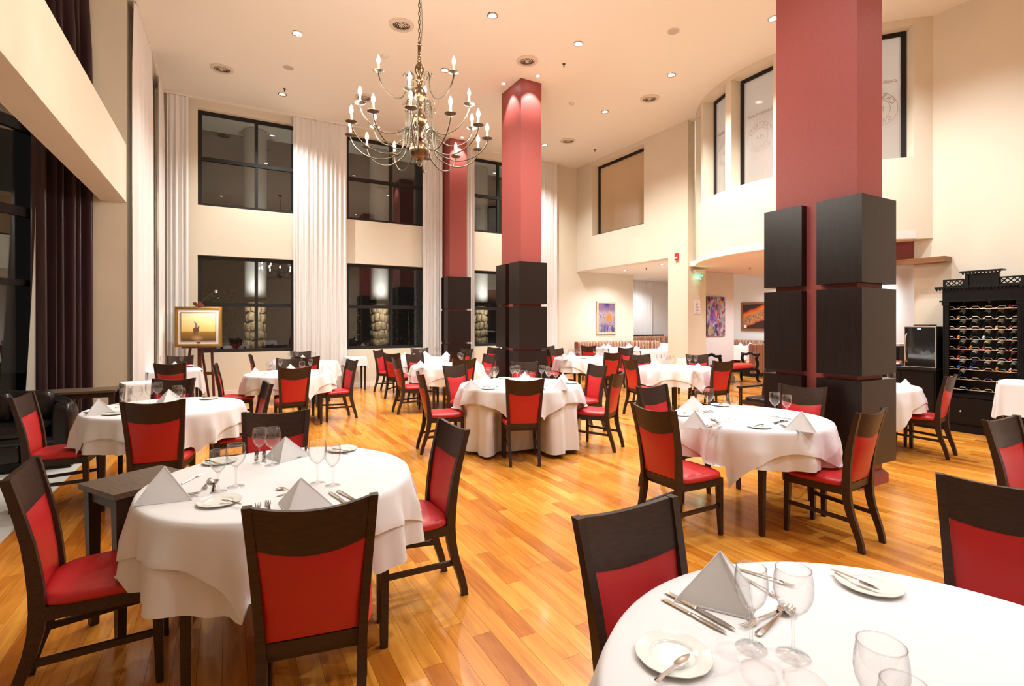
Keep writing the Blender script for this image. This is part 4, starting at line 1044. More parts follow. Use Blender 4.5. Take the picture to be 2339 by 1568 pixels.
# sofa table
nap('T2', 222, 912, -40, 1.05); nap('T2', 384, 890, -25, 1.05)
for u, v, b in [(285, 888, 1), (313, 883, 1), (342, 878, 0), (360, 874, 1), (405, 882, 1), (413, 887, 0)]: glass('T2', u, v, b)
plate('T2', 262, 947); plate('T2', 478, 912); knife('T2', 190, 943, 262, 940); knife('T2', 194, 946, 264, 943); fork('T2', 262, 925, 290, 922); spoon('T2', 262, 931, 292, 928)
# right of the easel
for u, v in [(581, 839), (662, 832), (739, 834)]: nap('T5', u, v)
for u, v, b in [(616, 826.6, 1), (640, 821, 0), (690, 825.6, 1), (709, 821, 0)]: glass('T5', u, v, b)
fork('T5', 602, 855, 615, 851); knife('T5', 596, 858, 625, 855); plate('T5', 700, 850)
for u, v in [(631, 818), (690, 811)]: nap('T6', u, v)
for u, v, b in [(663, 806, 1), (678, 802.5, 0), (717, 805, 1)]: glass('T6', u, v, b)
for u, v, b in [(372, 815, 1), (415, 813, 0)]: glass('T3', u, v, b)
nap('T3', 398, 826); plate('T3', 437, 836); knife('T3', 415, 840, 440, 838)
for u, v in [(925, 805), (946, 808), (971, 802), (1020, 803)]: nap('T8', u, v)
for u, v, b in [(941, 794.5, 0), (960.6, 795, 1), (969, 797, 0), (997, 794.5, 0), (1004, 795, 1)]: glass('T8', u, v, b)
for u, v in [(961, 824), (996, 817), (1086, 821)]: nap('T9', u, v)
for u, v, b in [(993, 808, 0), (998, 810, 1), (1050, 806, 1), (1054, 809, 0)]: glass('T9', u, v, b)
fork('T9', 985, 840, 992, 836); knife('T9', 975, 838, 1000, 837); plate('T9', 1025, 838)
for u, v, yw in [(1107, 853, -60), (1075, 867, -50), (1199, 850, -25), (1287, 853, 0), (1283, 866, 10)]: nap('T10', u, v, yw)
for u, v, b in [(1116, 840.5, 1), (1118, 845.5, 0), (1132, 838.5, 1), (1129, 845, 0), (1171, 836.5, 0), (1182, 835, 1), (1197, 847, 1), (1209, 850, 0), (1237.5, 835, 1), (1249, 836.5, 0), (1253.5, 841, 1), (1269.6, 844, 0)]: glass('T10', u, v, b)
for u, v in [(1116, 889), (1231, 889), (1152, 865), (1305, 876)]: plate('T10', u, v)
for p in [(1068, 889, 1098, 885), (1072, 891, 1102, 887), (1262, 888, 1290, 883)]: knife('T10', *p)
for p in [(1104, 885, 1116, 880), (1118, 872, 1128, 868), (1246, 882, 1262, 878), (1256, 868, 1268, 865)]: fork('T10', *p)
for p in [(1126, 886, 1138, 883), (1246, 887, 1260, 884)]: spoon('T10', *p)
for u, v in [(1287.5, 808), (1305, 803), (1364, 808)]: nap('T11', u, v)
for u, v, b in [(1303, 797.5, 1), (1314, 798, 0), (1323, 797, 1), (1359, 796.5, 1), (1367, 799, 0)]: glass('T11', u, v, b)
plate('T11', 1333, 819.5); plate('T11', 1336, 815)
for u, v in [(1496.4, 821), (1594.5, 830)]: nap('T12', u, v)
for u, v, b in [(1505, 811, 1), (1515, 810.5, 0), (1528, 814.7, 1), (1534.6, 812, 0), (1575, 811.5, 1), (1589, 813, 0)]: glass('T12', u, v, b)
plate('T12', 1550, 843.5); plate('T12', 1610, 839); fork('T12', 1510, 842, 1522, 838); knife('T12', 1504, 840, 1530, 838); fork('T12', 1572, 841, 1584, 838)
nap('T14', 2070, 866, -20, .95); glass('T14', 2036, 852)
for u, v in [(1367, 791), (1389, 788), (1437, 789)]: nap('TA', u, v)
for u, v, b in [(1387, 784, 1), (1395, 783, 0), (1418, 783, 1)]: glass('TA', u, v, b)
for u, v in [(1450, 796.5), (1509, 795)]: nap('TB', u, v)
for u, v, b in [(1470, 786, 1), (1492, 785, 1), (1502, 787, 0), (1515, 786, 0)]: glass('TB', u, v, b)
nap('TC', 1497, 782)
for u, v, b in [(1505, 776, 1), (1514, 777, 0)]: glass('TC', u, v, b)
for u, v in [(1690.5, 786), (1714.5, 788)]: nap('TD', u, v)
for u, v, b in [(1698, 782, 1), (1704.6, 783, 0)]: glass('TD', u, v, b)
NM = {'big': 'larger stemmed glass', 'small': 'smaller stemmed glass', 'napkin': 'folded white napkin', 'plate': 'white scalloped side plate', 'butter': 'small butter knife on a plate', 'butter_knife': 'small butter knife on a plate',
      'table_knife': 'steel table knife', 'fork': 'steel fork', 'spoon': 'steel spoon'}
NM['butter'] = NM['butter_knife'] = 'butter knife'
for (key, kind), L_ in items.items():
    L_.sort(key=lambda q: q[0])
    for i, (u, r) in enumerate(L_):
        pos = ('only ' if len(L_) == 1 else 'rightmost ' if i == len(L_) - 1 else '') 
        if len(L_) == 1: lab = 'the only %s on %s' % (NM[kind], PH[key])
        elif i == len(L_) - 1: lab = 'rightmost %s on %s' % (NM[kind], PH[key])
        elif i == 0: lab = 'leftmost %s on %s' % (NM[kind], PH[key])
        else: lab = '%s %s on %s' % (NM[kind], ORD[i].replace(' from left', ' from the left,'), PH[key])
        r['label'] = lab

# ================================================================ CHANDELIER
cx, cy = ray(958, 5.31)
root = empty('chandelier', (cx, cy, CEIL), label='large brass candle chandelier with three tiers of arms on a chain', cat='chandelier')
Z = lambda z: z - CEIL
prof = [(.0, 3.285), (.012, 3.29), (.02, 3.30), (.05, 3.29), (.085, 3.315), (.105, 3.375), (.09, 3.435), (.045, 3.475), (.03, 3.49), (.045, 3.505), (.03, 3.52), (.024, 3.56), (.04, 3.585), (.05, 3.60), (.03, 3.615), (.06, 3.64), (.082, 3.69), (.07, 3.74), (.03, 3.775),
        (.022, 3.82), (.045, 3.84), (.028, 3.86), (.026, 3.89), (.055, 3.92), (.072, 3.965), (.055, 4.015), (.025, 4.04), (.022, 4.09), (.040, 4.11), (.025, 4.13), (.022, 4.16), (.04, 4.185), (.05, 4.225), (.035, 4.27), (.015, 4.295), (.024, 4.31), (.015, 4.325), (.022, 4.335), (.014, 4.35), (.02, 4.36), (.017, 4.365), (.017, 4.47), (.024, 4.478), (.012, 4.49), (.018, 4.505), (.0, 4.52)]
MB().lathe([(r, Z(z)) for r, z in prof], 28).build('stem_body', M['brass2'], root, 60)
MB().tube([(.026 * math.cos(a), 0, Z(3.25) + .034 * math.sin(a)) for a in [2 * PI * k / 20 for k in range(20)]], .007, 8, True).build('bottom_ring', M['brass2'], root, 60)
ll = MB().tube([(.012 * math.cos(a), 0, .026 * math.sin(a)) for a in [2 * PI * k / 14 for k in range(14)]], .0034, 6, True).mesh('chain_link', M['brass'], 60)
z = 4.54; i = 0
while z < CEIL - .02:
    o = link('chain_link', ll, root); o.location = (0, 0, Z(z)); o.rotation_euler = (0, 0, PI / 2 * (i % 2)); z += .044; i += 1
MB().lathe([(0, -.06), (.02, -.055), (.06, -.02), (.065, 0)], 20).build('ceiling_rose', M['brass'], root, 60)
MB().tube([(.02 + .012 * math.sin(k * 1.3), .01 * math.cos(k), Z(4.5 + k * .16)) for k in range(12)], .003, 6).build('cord', M['brass'], root, 60)
def smooth_path(K, n=6):
    P_ = [Vector(p) for p in K]; out = []
    for i in range(len(P_) - 1):
        a = P_[max(i - 1, 0)]; b, c = P_[i], P_[i + 1]; d = P_[min(i + 2, len(P_) - 1)]
        for k in range(n):
            t = k / n; out.append(.5 * ((2 * b) + (c - a) * t + (2 * a - 5 * b + 4 * c - d) * t * t + (3 * b - a - 3 * c + d) * t ** 3))
    return out + [P_[-1]]
cup_me = MB().lathe([(.006, -.012), (.02, -.008), (.045, .0), (.056, .008), (.053, .010), (.02, .002), (.014, .012), (.017, .02), (.012, .024)], 20).mesh('drip_pan', M['brass'], 60)
can_me = MB().lathe([(.0115, .015), (.0115, .085), (0, .086)], 12).mesh('candle_sleeve', M['candle'], 60)
bul_me = MB().lathe([(0, .086), (.009, .088), (.0165, .105), (.0175, .122), (.012, .145), (.004, .165), (0, .168)], 14).mesh('bulb', M['bulb'], 60)
off_me = MB().lathe([(0, .086), (.009, .088), (.0165, .105), (.0175, .122), (.012, .145), (.004, .165), (0, .168)], 14).mesh('bulb', M['offbulb'], 60)
fwd = math.atan2(FY, FX)                       # camera direction seen from the lamp
def tier(n, R, zc, z0, drop, off, r0, dead=None):
    K = [(r0 * .5, 0, z0 + .00), (r0 * .8, 0, z0 + .035), (r0 * 1.05, 0, z0 + .0), (r0 * 1.12, 0, zc - drop * .35), (r0 * 1.35, 0, zc - drop * .72), (R * .47, 0, zc - drop * .97), (R * .62, 0, zc - drop), (R * .80, 0, zc - drop * .82), (R * .93, 0, zc - drop * .5), (R * .99, 0, zc - drop * .18), (R, 0, zc - .01)]
    arm = MB().tube([(p[0], p[1], Z(p[2])) for p in smooth_path(K)], .0068, 8).mesh('arm', M['brass'], 60)
    sc = MB()
    for (c0, c1, a0, tr, r1) in [(r0 * .72, z0 - .02, 0, 2.4, .042), (r0 * .75, z0 - .085, 2, 2.0, .03), (r0 * 1.22, z0 + .005, 3.4, 1.2, .026)]:
        sc.tube([(c0 + r1 * (1 - .75 * k / 26) * math.cos(a0 + tr * PI * k / 26), 0, Z(c1) + r1 * (1 - .75 * k / 26) * math.sin(a0 + tr * PI * k / 26)) for k in range(27)], .0036, 5)
    sc.tube([(r0 * 1.0, 0, Z(z0 + .02)), (r0 * 1.25, 0, Z(z0 - .03)), (r0 * 1.42, 0, Z(z0 - .035)), (r0 * 1.5, 0, Z(z0 - .012))], .0034, 5)
    scm = sc.mesh('scroll', M['brass'], 60)
    for k in range(n):
        a = fwd + PI + off + 2 * PI * k / n
        o = link('arm', arm, root); o.rotation_euler = (0, 0, a); s_ = link('scroll', scm, o)
        for nm, me in (('drip_pan', cup_me), ('candle_sleeve', can_me), ('bulb', off_me if k == dead else bul_me)):
            q = link(nm, me, o); q.location = (R, 0, Z(zc))
tier(12, .705, 3.517, 3.56, .235, math.radians(4), .15)
tier(6, .615, 3.73, 3.85, .235, math.radians(2), .13, dead=1)
tier(3, .432, 4.087, 4.14, .215, math.radians(62), .12)


# ================================================================ EASEL AND PAINTING
ex, ey = -.62, 11.55
ex, ey = ray(452, 10.35)
ez = -math.atan2(FX, FY) + .22
root = empty('easel', (ex, ey, 0), ez, label='red-brown wooden easel standing in the left rear corner', cat='easel')
MB().hexa([(-.30, .05, 0), (-.255, .05, 0), (-.255, .08, 0), (-.30, .08, 0)], [(-.22, .16, 1.1), (-.175, .16, 1.1), (-.175, .19, 1.1), (-.22, .19, 1.1)]).build('leg', M['easel'], root)
MB().hexa([(.255, .05, 0), (.30, .05, 0), (.30, .08, 0), (.255, .08, 0)], [(.175, .16, 1.1), (.22, .16, 1.1), (.22, .19, 1.1), (.175, .19, 1.1)]).build('leg', M['easel'], root)
MB().box(-.035, .035, .08, .11, .25, 1.98).build('mast', M['easel'], root)
MB().box(-.30, .30, .0, .10, 1.075, 1.10).build('tray', M['easel'], root)
MB().box(-.26, .26, .09, .12, .52, .58).build('cross_bar', M['easel'], root)
MB().hexa([(-.02, .6, 0), (.02, .6, 0), (.02, .63, 0), (-.02, .63, 0)], [(-.02, .14, 1.2), (.02, .14, 1.2), (.02, .17, 1.2), (-.02, .17, 1.2)]).build('rear_leg', M['easel'], root)
MB().box(-.06, .08, -.01, .09, 1.925, 1.965).build('top_clamp', M['easel'], root)
MB().lathe([(.0, -.03), (.03, -.03), (.035, 0), (.03, .03), (0, .03)], 14).xf(T(-.07, .04, 1.98) @ Matrix.Rotation(PI / 2, 4, 'X')).build('clamp_knob', M['easel'], root, 50)
MB().lathe([(.0, -.03), (.03, -.03), (.035, 0), (.03, .03), (0, .03)], 14).xf(T(.02, .04, 1.995) @ Matrix.Rotation(PI / 2, 4, 'X')).build('clamp_knob', M['easel'], root, 50)
lr = empty('picture_lamp', (ex, ey, 1.99), ez, label='thin-armed lamp shining on the easel painting', cat='lamp')
MB().tube([(.03, .02, 0), (.25, -.12, .16), (.40, -.22, .235)], .005, 6).build('arm', M['brass'], lr, 60)
MB().lathe([(.0, .05), (.02, .045), (.03, .0), (.028, 0), (.018, .04)], 14).xf(T(.41, -.23, .215)).build('shade', M['chrome'], lr, 60)
MB().lathe([(0, -.014), (.014, -.01), (.018, 0), (.01, .02), (0, .024)], 12).xf(T(.41, -.23, .222)).build('bulb', M['spotlens'], lr, 60)
ca, sa = math.cos(ez), math.sin(ez)
def eloc(x, y, z): return (ex + x * ca - y * sa, ey + x * sa + y * ca, z)
lamp('SPOT', eloc(.40, -.24, 2.17), 22, (1, .85, .6), eloc(-.02, .05, 1.5), .02, 95, .7)
pr = empty('framed_painting', (ex, ey, 0), ez, label='gilt-framed painting of a rider at sunset, resting on the easel', cat='painting')
fw, fh, z0 = .86, .82, 1.10
for a, b, c, d in [(-fw / 2, fw / 2, z0, z0 + .055), (-fw / 2, fw / 2, z0 + fh - .055, z0 + fh), (-fw / 2, -fw / 2 + .055, z0 + .055, z0 + fh - .055), (fw / 2 - .055, fw / 2, z0 + .055, z0 + fh - .055)]:
    m_ = MB().box(a, b, .02, .075, c, d); 
    if b - a > .1: m_.box(a + .02, b - .02, .005, .02, c + .018, d - .018)
    else: m_.box(a + .018, b - .018, .005, .02, c - .03, d + .03)
    m_.build('frame', M['gold'], pr)
MB().box(-fw / 2 + .05, fw / 2 - .05, .04, .06, z0 + .05, z0 + fh - .05).build('mat_board', M['paper'], pr)
ix, iz0, iz1 = .315, z0 + .125, z0 + fh - .125
for q in [(-ix - .01, ix + .01, iz0 - .01, iz0), (-ix - .01, ix + .01, iz1, iz1 + .01), (-ix - .01, -ix, iz0, iz1), (ix, ix + .01, iz0, iz1)]:
    MB().box(q[0], q[1], .028, .04, q[2], q[3]).build('inner_frame', M['gold'], pr)
uvquad('canvas', [(-ix, .037, iz0), (ix, .037, iz0), (ix, .037, iz1), (-ix, .037, iz1)], painting('rider_picture', 'rider'), pr)
def blobp(pts, col, nm):
    cxp = sum(p[0] for p in pts) / len(pts); m_ = simple(nm, col, .6)
    b = MB().add([(ix * (2 * a - 1), .0362, iz0 + (iz1 - iz0) * c) for a, c in pts], [tuple(range(len(pts)))]); b.build('painted_figure', m_, pr)
blobp([(.34, .22), (.36, .30), (.33, .38), (.35, .45), (.41, .48), (.47, .47), (.50, .53), (.53, .50), (.51, .44), (.52, .36), (.47, .30), (.48, .20), (.45, .20), (.44, .29), (.41, .28), (.42, .20), (.38, .20), (.38, .30), (.36, .22)], (.16, .07, .05), 'painted_horse')
blobp([(.40, .47), (.41, .56), (.38, .64), (.36, .66), (.37, .69), (.40, .69), (.41, .65), (.45, .61), (.47, .54), (.46, .47)], (.24, .17, .20), 'painted_rider')
MB().box(-.03, .03, .034, .04, z0 + .07, z0 + .095).build('name_plate', M['frame'], pr)

# ================================================================ WALL PICTURES, SIGNS
def wallpic(name, label, axis, p, a0, a1, z0, z1, kind, fm, fwid):
    r = empty(name, (0, 0, 0), label=label, cat='painting'); s = -1
    def bx(A0, A1, Z0, Z1, d0, d1):
        return MB().box(A0, A1, p - d1, p - d0, Z0, Z1) if axis == 'y' else MB().box(p - d1, p - d0, A0, A1, Z0, Z1)
    if fm:
        for q in [(a0, a1, z0, z0 + fwid), (a0, a1, z1 - fwid, z1), (a0, a0 + fwid, z0 + fwid, z1 - fwid), (a1 - fwid, a1, z0 + fwid, z1 - fwid)]:
            bx(*q, 0.005, .045).build('frame', fm, r)
        bx(a0 + fwid, a1 - fwid, z0 + fwid, z1 - fwid, .005, .02).build('backing', M['black'], r)
        d = .0215; f_ = fwid
    else: bx(a0, a1, z0, z1, .003, .035).build('stretcher_frame', M['black'], r); d = .0365; f_ = 0
    A0, A1, Z0, Z1 = a0 + f_, a1 - f_, z0 + f_, z1 - f_
    if axis == 'y': pts = [(A0, p - d, Z0), (A1, p - d, Z0), (A1, p - d, Z1), (A0, p - d, Z1)]
    else: pts = [(p - d, A1, Z0), (p - d, A0, Z0), (p - d, A0, Z1), (p - d, A1, Z1)]
    uvquad('canvas', pts, painting(name + '_' + kind, kind), r); return r
wallpic('framed_painting', 'painting with orange disc in a pale wood frame on the alcove wall', 'y', YB, 10.32, 11.12, 1.23, 2.29, 'violet', M['pale'], .06)
wallpic('canvas_painting', 'unframed multicoloured abstract canvas right of the exit sign', 'y', 9.3, 11.07, 11.80, 1.23, 2.29, 'abstract', None, 0)
r = wallpic('framed_painting', 'orange crowd painting in a brown frame beyond the near column', 'x', 15.6, 10.0, 11.58, 1.32, 2.30, 'orange', M['brown'], .08)
MB().box(15.565, 15.574, 11.36, 11.46, 1.42, 1.52).build('price_label', M['paper'], r)
# fire alarm
fx, fy = XR1, 8.80
r = empty('fire_alarm', (XR1, 8.86, 3.2), label='small red fire alarm box high on the pillar above the exit sign', cat='fire alarm')
MB().box(-.045, 0, -.05, .05, -.08, .08).build('body', M['redplastic'], r); MB().box(-.062, -.045, -.035, .035, -.055, -.01).build('strobe', M['plastic'], r)
r = empty('exit_sign', (9.86, 8.5, 2.78), label='glowing green exit sign under a white fixture on the pillar', cat='exit sign')
MB().box(-.15, .15, -.07, .03, -.0, .08).build('housing', M['plastic'], r)
MB().box(-.135, .135, -.03, -.022, -.20, 0).build('acrylic_panel', M['glassw'], r)
vm = lambda x, z: T(x, -.031, z) @ Matrix.Rotation(PI / 2, 4, 'X')
text_mesh('SALIDA', .085, M['green'], vm(0, -.055), 'glowing_letters', r)
MB().box(-.07, .03, -.034, -.031, -.14, -.125).add([(.03, -.034, -.16), (.03, -.034, -.105), (.085, -.034, -.1325), (.03, -.031, -.16), (.03, -.031, -.105), (.085, -.031, -.1325)], [(0, 1, 2), (3, 5, 4), (0, 2, 5, 3), (1, 4, 5, 2), (0, 3, 4, 1)]).build('glowing_arrow', M['green'], r)
lamp('POINT', (9.86, 8.44, 2.68), 1.2, (.3, 1, .6), None, .05)
r = empty('notice_sheet', (9.86, 8.537, 1.98), label='small white notice with a letter C on the pillar', cat='notice')
MB().box(-.11, .11, -.004, 0, -.17, .17).build('sheet', M['paper'], r)
text_mesh('C', .16, M['blueink'], T(0, -.006, .02) @ Matrix.Rotation(PI / 2, 4, 'X'), 'letter', r)
for zz, ww in ((-.075, .06), (-.10, .05), (-.135, .02), (.12, .02)): MB().box(-ww, ww, -.006, -.004, zz - .005, zz + .005).build('printed_line', M['blueink'], r)

# ================================================================ WINE CORNER
X0 = 9.30; Y0, Y1 = 2.60, 3.50         # cabinet front plane and span
root = empty('wine_cabinet', (X0, (Y0 + Y1) / 2, 0), label='tall black carved wine cabinet with open bottle racks on the right wall', cat='cabinet')
def wb(*q): return MB().box(q[0] - X0, q[1] - X0, q[2] - (Y0 + Y1) / 2, q[3] - (Y0 + Y1) / 2, q[4], q[5])
wb(X0, XR2 - .02, Y0, Y0 + .03, 0, 2.1).build('side_panel', M['black'], root); wb(X0, XR2 - .02, Y1 - .03, Y1, 0, 2.1).build('side_panel', M['black'], root)
wb(XR2 - .04, XR2 - .02, Y0, Y1, 0, 2.1).build('back_panel', M['black'], root)
wb(X0 - .02, XR2 - .03, Y0 - .01, Y1 + .01, 0, .10).build('plinth', M['black'], root)
wb(X0 + .01, XR2 - .04, Y0 + .03, Y1 - .03, .1, .13).build('bottom', M['black'], root)
d = wb(X0 - .012, X0 + .01, Y0 + .04, Y1 - .04, .13, .50).build('drawer_front', M['black'], root)
for yy in (Y0 + .22, Y1 - .22): MB().lathe([(.006, 0), (.006, .015), (.013, .02), (.013, .026), (0, .03)], 12).xf(T(-.012, yy - (Y0 + Y1) / 2, .31) @ Matrix.Rotation(-PI / 2, 4, 'Y')).build('knob', M['chrome'], d, 50)
wb(X0 - .01, XR2 - .04, Y0 + .02, Y1 - .02, .51, .55).build('shelf', M['black'], root)
for yy in (Y0 + .005, Y1 - .075):
    wb(X0 - .015, X0 + .02, yy, yy + .07, .55, 1.90).build('pilaster', M['black'], root)
    m_ = MB()
    for k in range(3): m_.add(wb(X0 - .02, X0 - .015, yy + .01 + k * .02, yy + .022 + k * .02, .62, 1.80).v, MB().box(0, 1, 0, 1, 0, 1).f)
    m_.build('fluting', M['black'], root)
    wb(X0 - .03, X0 + .02, yy - .01, yy + .08, 1.84, 1.90).build('capital', M['black'], root)
wb(X0 - .015, XR2 - .03, Y0, Y1, 1.90, 2.08).build('frieze', M['black'], root)
wb(X0 - .04, XR2 - .03, Y0 - .03, Y1 + .03, 1.895, 1.915).build('moulding', M['black'], root)
wb(X0 - .09, XR2 - .03, Y0 - .07, Y1 + .07, 2.09, 2.115).build('cornice', M['black'], root)
dn = MB().poly([(-.013, 0), (.013, 0), (.012, -.02), (0, -.036), (-.012, -.02)][::-1], -.008, .008).xf(Matrix(((0, 0, 1, 0), (1, 0, 0, 0), (0, 1, 0, 0), (0, 0, 0, 1)))).mesh('carved_drop', M['black'])
k = 0; yy = Y0 - .05
while yy < Y1 + .06: o = link('carved_drop', dn, root); o.location = (-.07, yy - (Y0 + Y1) / 2, 2.09); yy += .04
ym = (Y0 + Y1) / 2
for ya, ye in ((Y0, ym - .17), (ym + .17, Y1)):    # pierced gallery panels
    m_ = wb(X0 + .0, X0 + .02, ya, ye, 2.115, 2.135); F6 = MB().box(0, 1, 0, 1, 0, 1).f
    m_.add(wb(X0, X0 + .02, ya, ye, 2.205, 2.225).v, F6); m_.add(wb(X0, X0 + .02, ya, ya + .05, 2.135, 2.205).v, F6); m_.add(wb(X0, X0 + .02, ye - .03, ye, 2.135, 2.205).v, F6)
    n_ = 3; st = (ye - ya - .08) / n_
    for q in range(n_):
        a0 = ya + .05 + q * st - ym; a1 = a0 + st
        for s_ in (0, 1):
            p0, p1 = (a0, a1) if s_ else (a1, a0)
            m_.tube([(.01, p0, 2.135), (.01, (p0 + p1) / 2 + (.004 if s_ else -.004), 2.17), (.01, p1, 2.205)], .008, 5)
    m_.build('pierced_gallery', M['black'], root)
wb(X0 - .005, X0 + .03, ym - .17, ym + .17, 2.115, 2.29).build('crest_panel', M['black'], root)
for yy in (ym - .185, ym + .145): wb(X0 - .02, X0 + .04, yy, yy + .04, 2.115, 2.29).build('crest_post', M['black'], root)
wb(X0 - .06, X0 + .08, ym - .235, ym + .235, 2.31, 2.33).build('crest_cornice', M['black'], root)
yy = ym - .2
while yy < ym + .21: o = link('carved_drop', dn, root); o.location = (-.04, yy - ym, 2.31); yy += .04
ROWZ = [.655 + .146 * k for k in range(9)]      # bottom to top
COLY = [Y1 - .165 - .142 * k for k in range(5)]
for z in ROWZ:
    MB().tube([(-.0, Y0 + .08 - ym, z - .035), (-.0, Y1 - .08 - ym, z - .035)], .003, 6).build('rack_rod', M['chrome'], root)
    pts = [(-.0, Y1 - .08 - ym, z)]
    for c in COLY: c -= ym; pts += [(0, c + .042, z), (0, c + .028, z - .022), (0, c, z - .034), (0, c - .028, z - .022), (0, c - .042, z)]
    pts.append((0, Y0 + .08 - ym, z)); MB().tube(pts, .003, 6).build('rack_rod', M['chrome'], root)
foils = {'o': (.75, .25, .02), 'r': (.55, .02, .03), 'y': (.8, .42, .05), 'b': (.01, .13, .6), 'k': (.01, .01, .01), 'd': (.10, .01, .012), 'p': (.75, .45, .40), 'w': (.75, .75, .75)}
FM = {k: simple('foil_' + k, c, .35) for k, c in foils.items()}; FNAME = dict(o='orange', r='red', y='yellow', b='blue', k='black', d='dark red', p='pink', w='white')
labs = {'t': (.55, .45, .25), 'g': (.45, .42, .36), 'k': (.07, .07, .06), 'm': (.2, .02, .03), 'n': (.01, .02, .10)}
LM = {k: simple('label_' + k, c, .6) for k, c in labs.items()}; LNAME = dict(t='tan', g='grey', k='dark', m='maroon', n='navy')
bot = simple('dark_bottle_glass', (.008, .010, .006), .08, spec=.8)
body_me = MB().lathe([(0, 0), (.034, .0), (.037, .01), (.037, .18), (.030, .205), (.015, .235), (.0135, .29), (.0, .292)], 16).mesh('body', bot, 60)
lab_me = {k: MB().lathe([(.0374, .06), (.0376, .062), (.0376, .158), (.0374, .16)], 16).mesh('paper_label', m_, 60) for k, m_ in LM.items()}
foil_me = {k: MB().lathe([(.0148, .235), (.0148, .262), (.0150, .292), (.0, .296)], 14).mesh('foil_capsule', m_, 60) for k, m_ in FM.items()}
ROWS = ['kk km kg .. rk', 'og kk kt kg kk', 'kg kg kk yg rg', 'og kk wg kt kg', 'dg og rt kg dk', 'rm kg kw kg rm', 'bg bn kg og pg', 'kg .. .. .. ..', '.. .. .. .. ..']
RN = ['top', 'second', 'third', 'fourth', 'fifth', 'sixth', 'seventh', 'eighth', 'ninth']; CN = ['first', 'second', 'third', 'fourth', 'last']
for ri, row in enumerate(ROWS):
    for ci, q in enumerate(row.split()):
        if q == '..': continue
        lk = {'w': 'g'}.get(q[1], q[1])
        r = empty('wine_bottle', (X0 + .275, COLY[ci], ROWZ[8 - ri] + .115), label='wine bottle with %s neck, %s row of the wine cabinet, %s from left' % (FNAME[q[0]], RN[ri], CN[ci]), cat='bottle', group='wine bottles lying in the cabinet racks')
        r.rotation_euler = (0, -PI / 2 - .48, 0); r.scale = (.80, .80, .95)
        link('body', body_me, r); link('paper_label', lab_me[lk], r); link('foil_capsule', foil_me[q[0]], r)
# sideboard and cooler
r = empty('sideboard', (9.45, 4.1, 0), label='low black sideboard between the near column and the wine cabinet', cat='sideboard')
MB().box(-.25, .25, -.55, .75, .08, .87).build('carcass', M['black'], r); MB().box(-.28, .26, -.57, .77, .87, .90).build('top', M['dark'], r); MB().box(-.22, .24, -.53, .73, 0, .08).build('plinth', M['black'], r)
for k in range(3): d = MB().box(-.262, -.25, -.53 + .43 * k, -.12 + .43 * k, .12, .84).build('door', M['black'], r); MB().tube([(-.285, -.16 + .43 * k, .55), (-.285, -.16 + .43 * k, .66)], .005, 6).build('handle', M['alu'], d)
r = empty('wine_cooler', (9.22, 3.78, .90), label='black wine cooler with mirrored glass door on the sideboard', cat='wine cooler')
MB().box(.02, .44, -.22, .17, .01, .63).build('cabinet', M['black'], r)
d = MB().box(-.005, .018, -.22, .17, .02, .62).build('door', M['gloss'], r)
for q in [(-.22, .17, .01, .02), (-.22, .17, .62, .634), (-.228, -.22, .01, .634), (.17, .178, .01, .634)]: MB().box(-.010, .02, *q).build('steel_edge', M['alu'], d)
MB().tube(smooth_path([(-.008, .145, .08), (-.035, .150, .13), (-.045, .152, .3), (-.035, .150, .47), (-.008, .145, .52)], 4), .0075, 8).build('handle', M['alu'], d, 60)
MB().box(-.0065, -.005, -.04, .01, .585, .607).build('display', M['blue'], d)
MB().box(.05, .3, -.12, .08, .635, .66).build('top_tray', M['easel'], r)
for sx in (.06, .4):
    for sy in (-.18, .13): MB().box(sx, sx + .03, sy, sy + .03, -.0, .012).build('foot', M['black'], r)
r = empty('booklet_stack', (9.34, 4.2, .901), .2, label='white booklets on the sideboard left of the wine cooler', cat='booklets')
MB().box(-.11, .11, -.15, .15, 0, .03).build('lower_booklet', M['black'], r); MB().box(-.10, .10, -.13, .13, .03, .05).build('upper_booklet', M['paper'], r); MB().box(.0, .09, -.13, .0, .05, .075).build('red_card', M['redplastic'], r)
# wall shelf
r = empty('wall_shelf', (9.58, 4.2, 2.56), label='thick brown wooden ledge on the right wall above the wine cooler', cat='shelf')
MB().box(-.115, .115, -.66, .8, -.042, .042).build('board', M['shelfwood'], r)
# distant counter with a seated guest
r = empty('bar_counter', (10.3, 5.0, 0), label='dark counter with a pale top beyond the wine cooler', cat='counter')
MB().box(0, .45, -.5, .28, 0, 1.18).build('front', M['black'], r); MB().box(-.04, .5, -.52, .29, 1.18, 1.22).build('top', M['paper'], r)
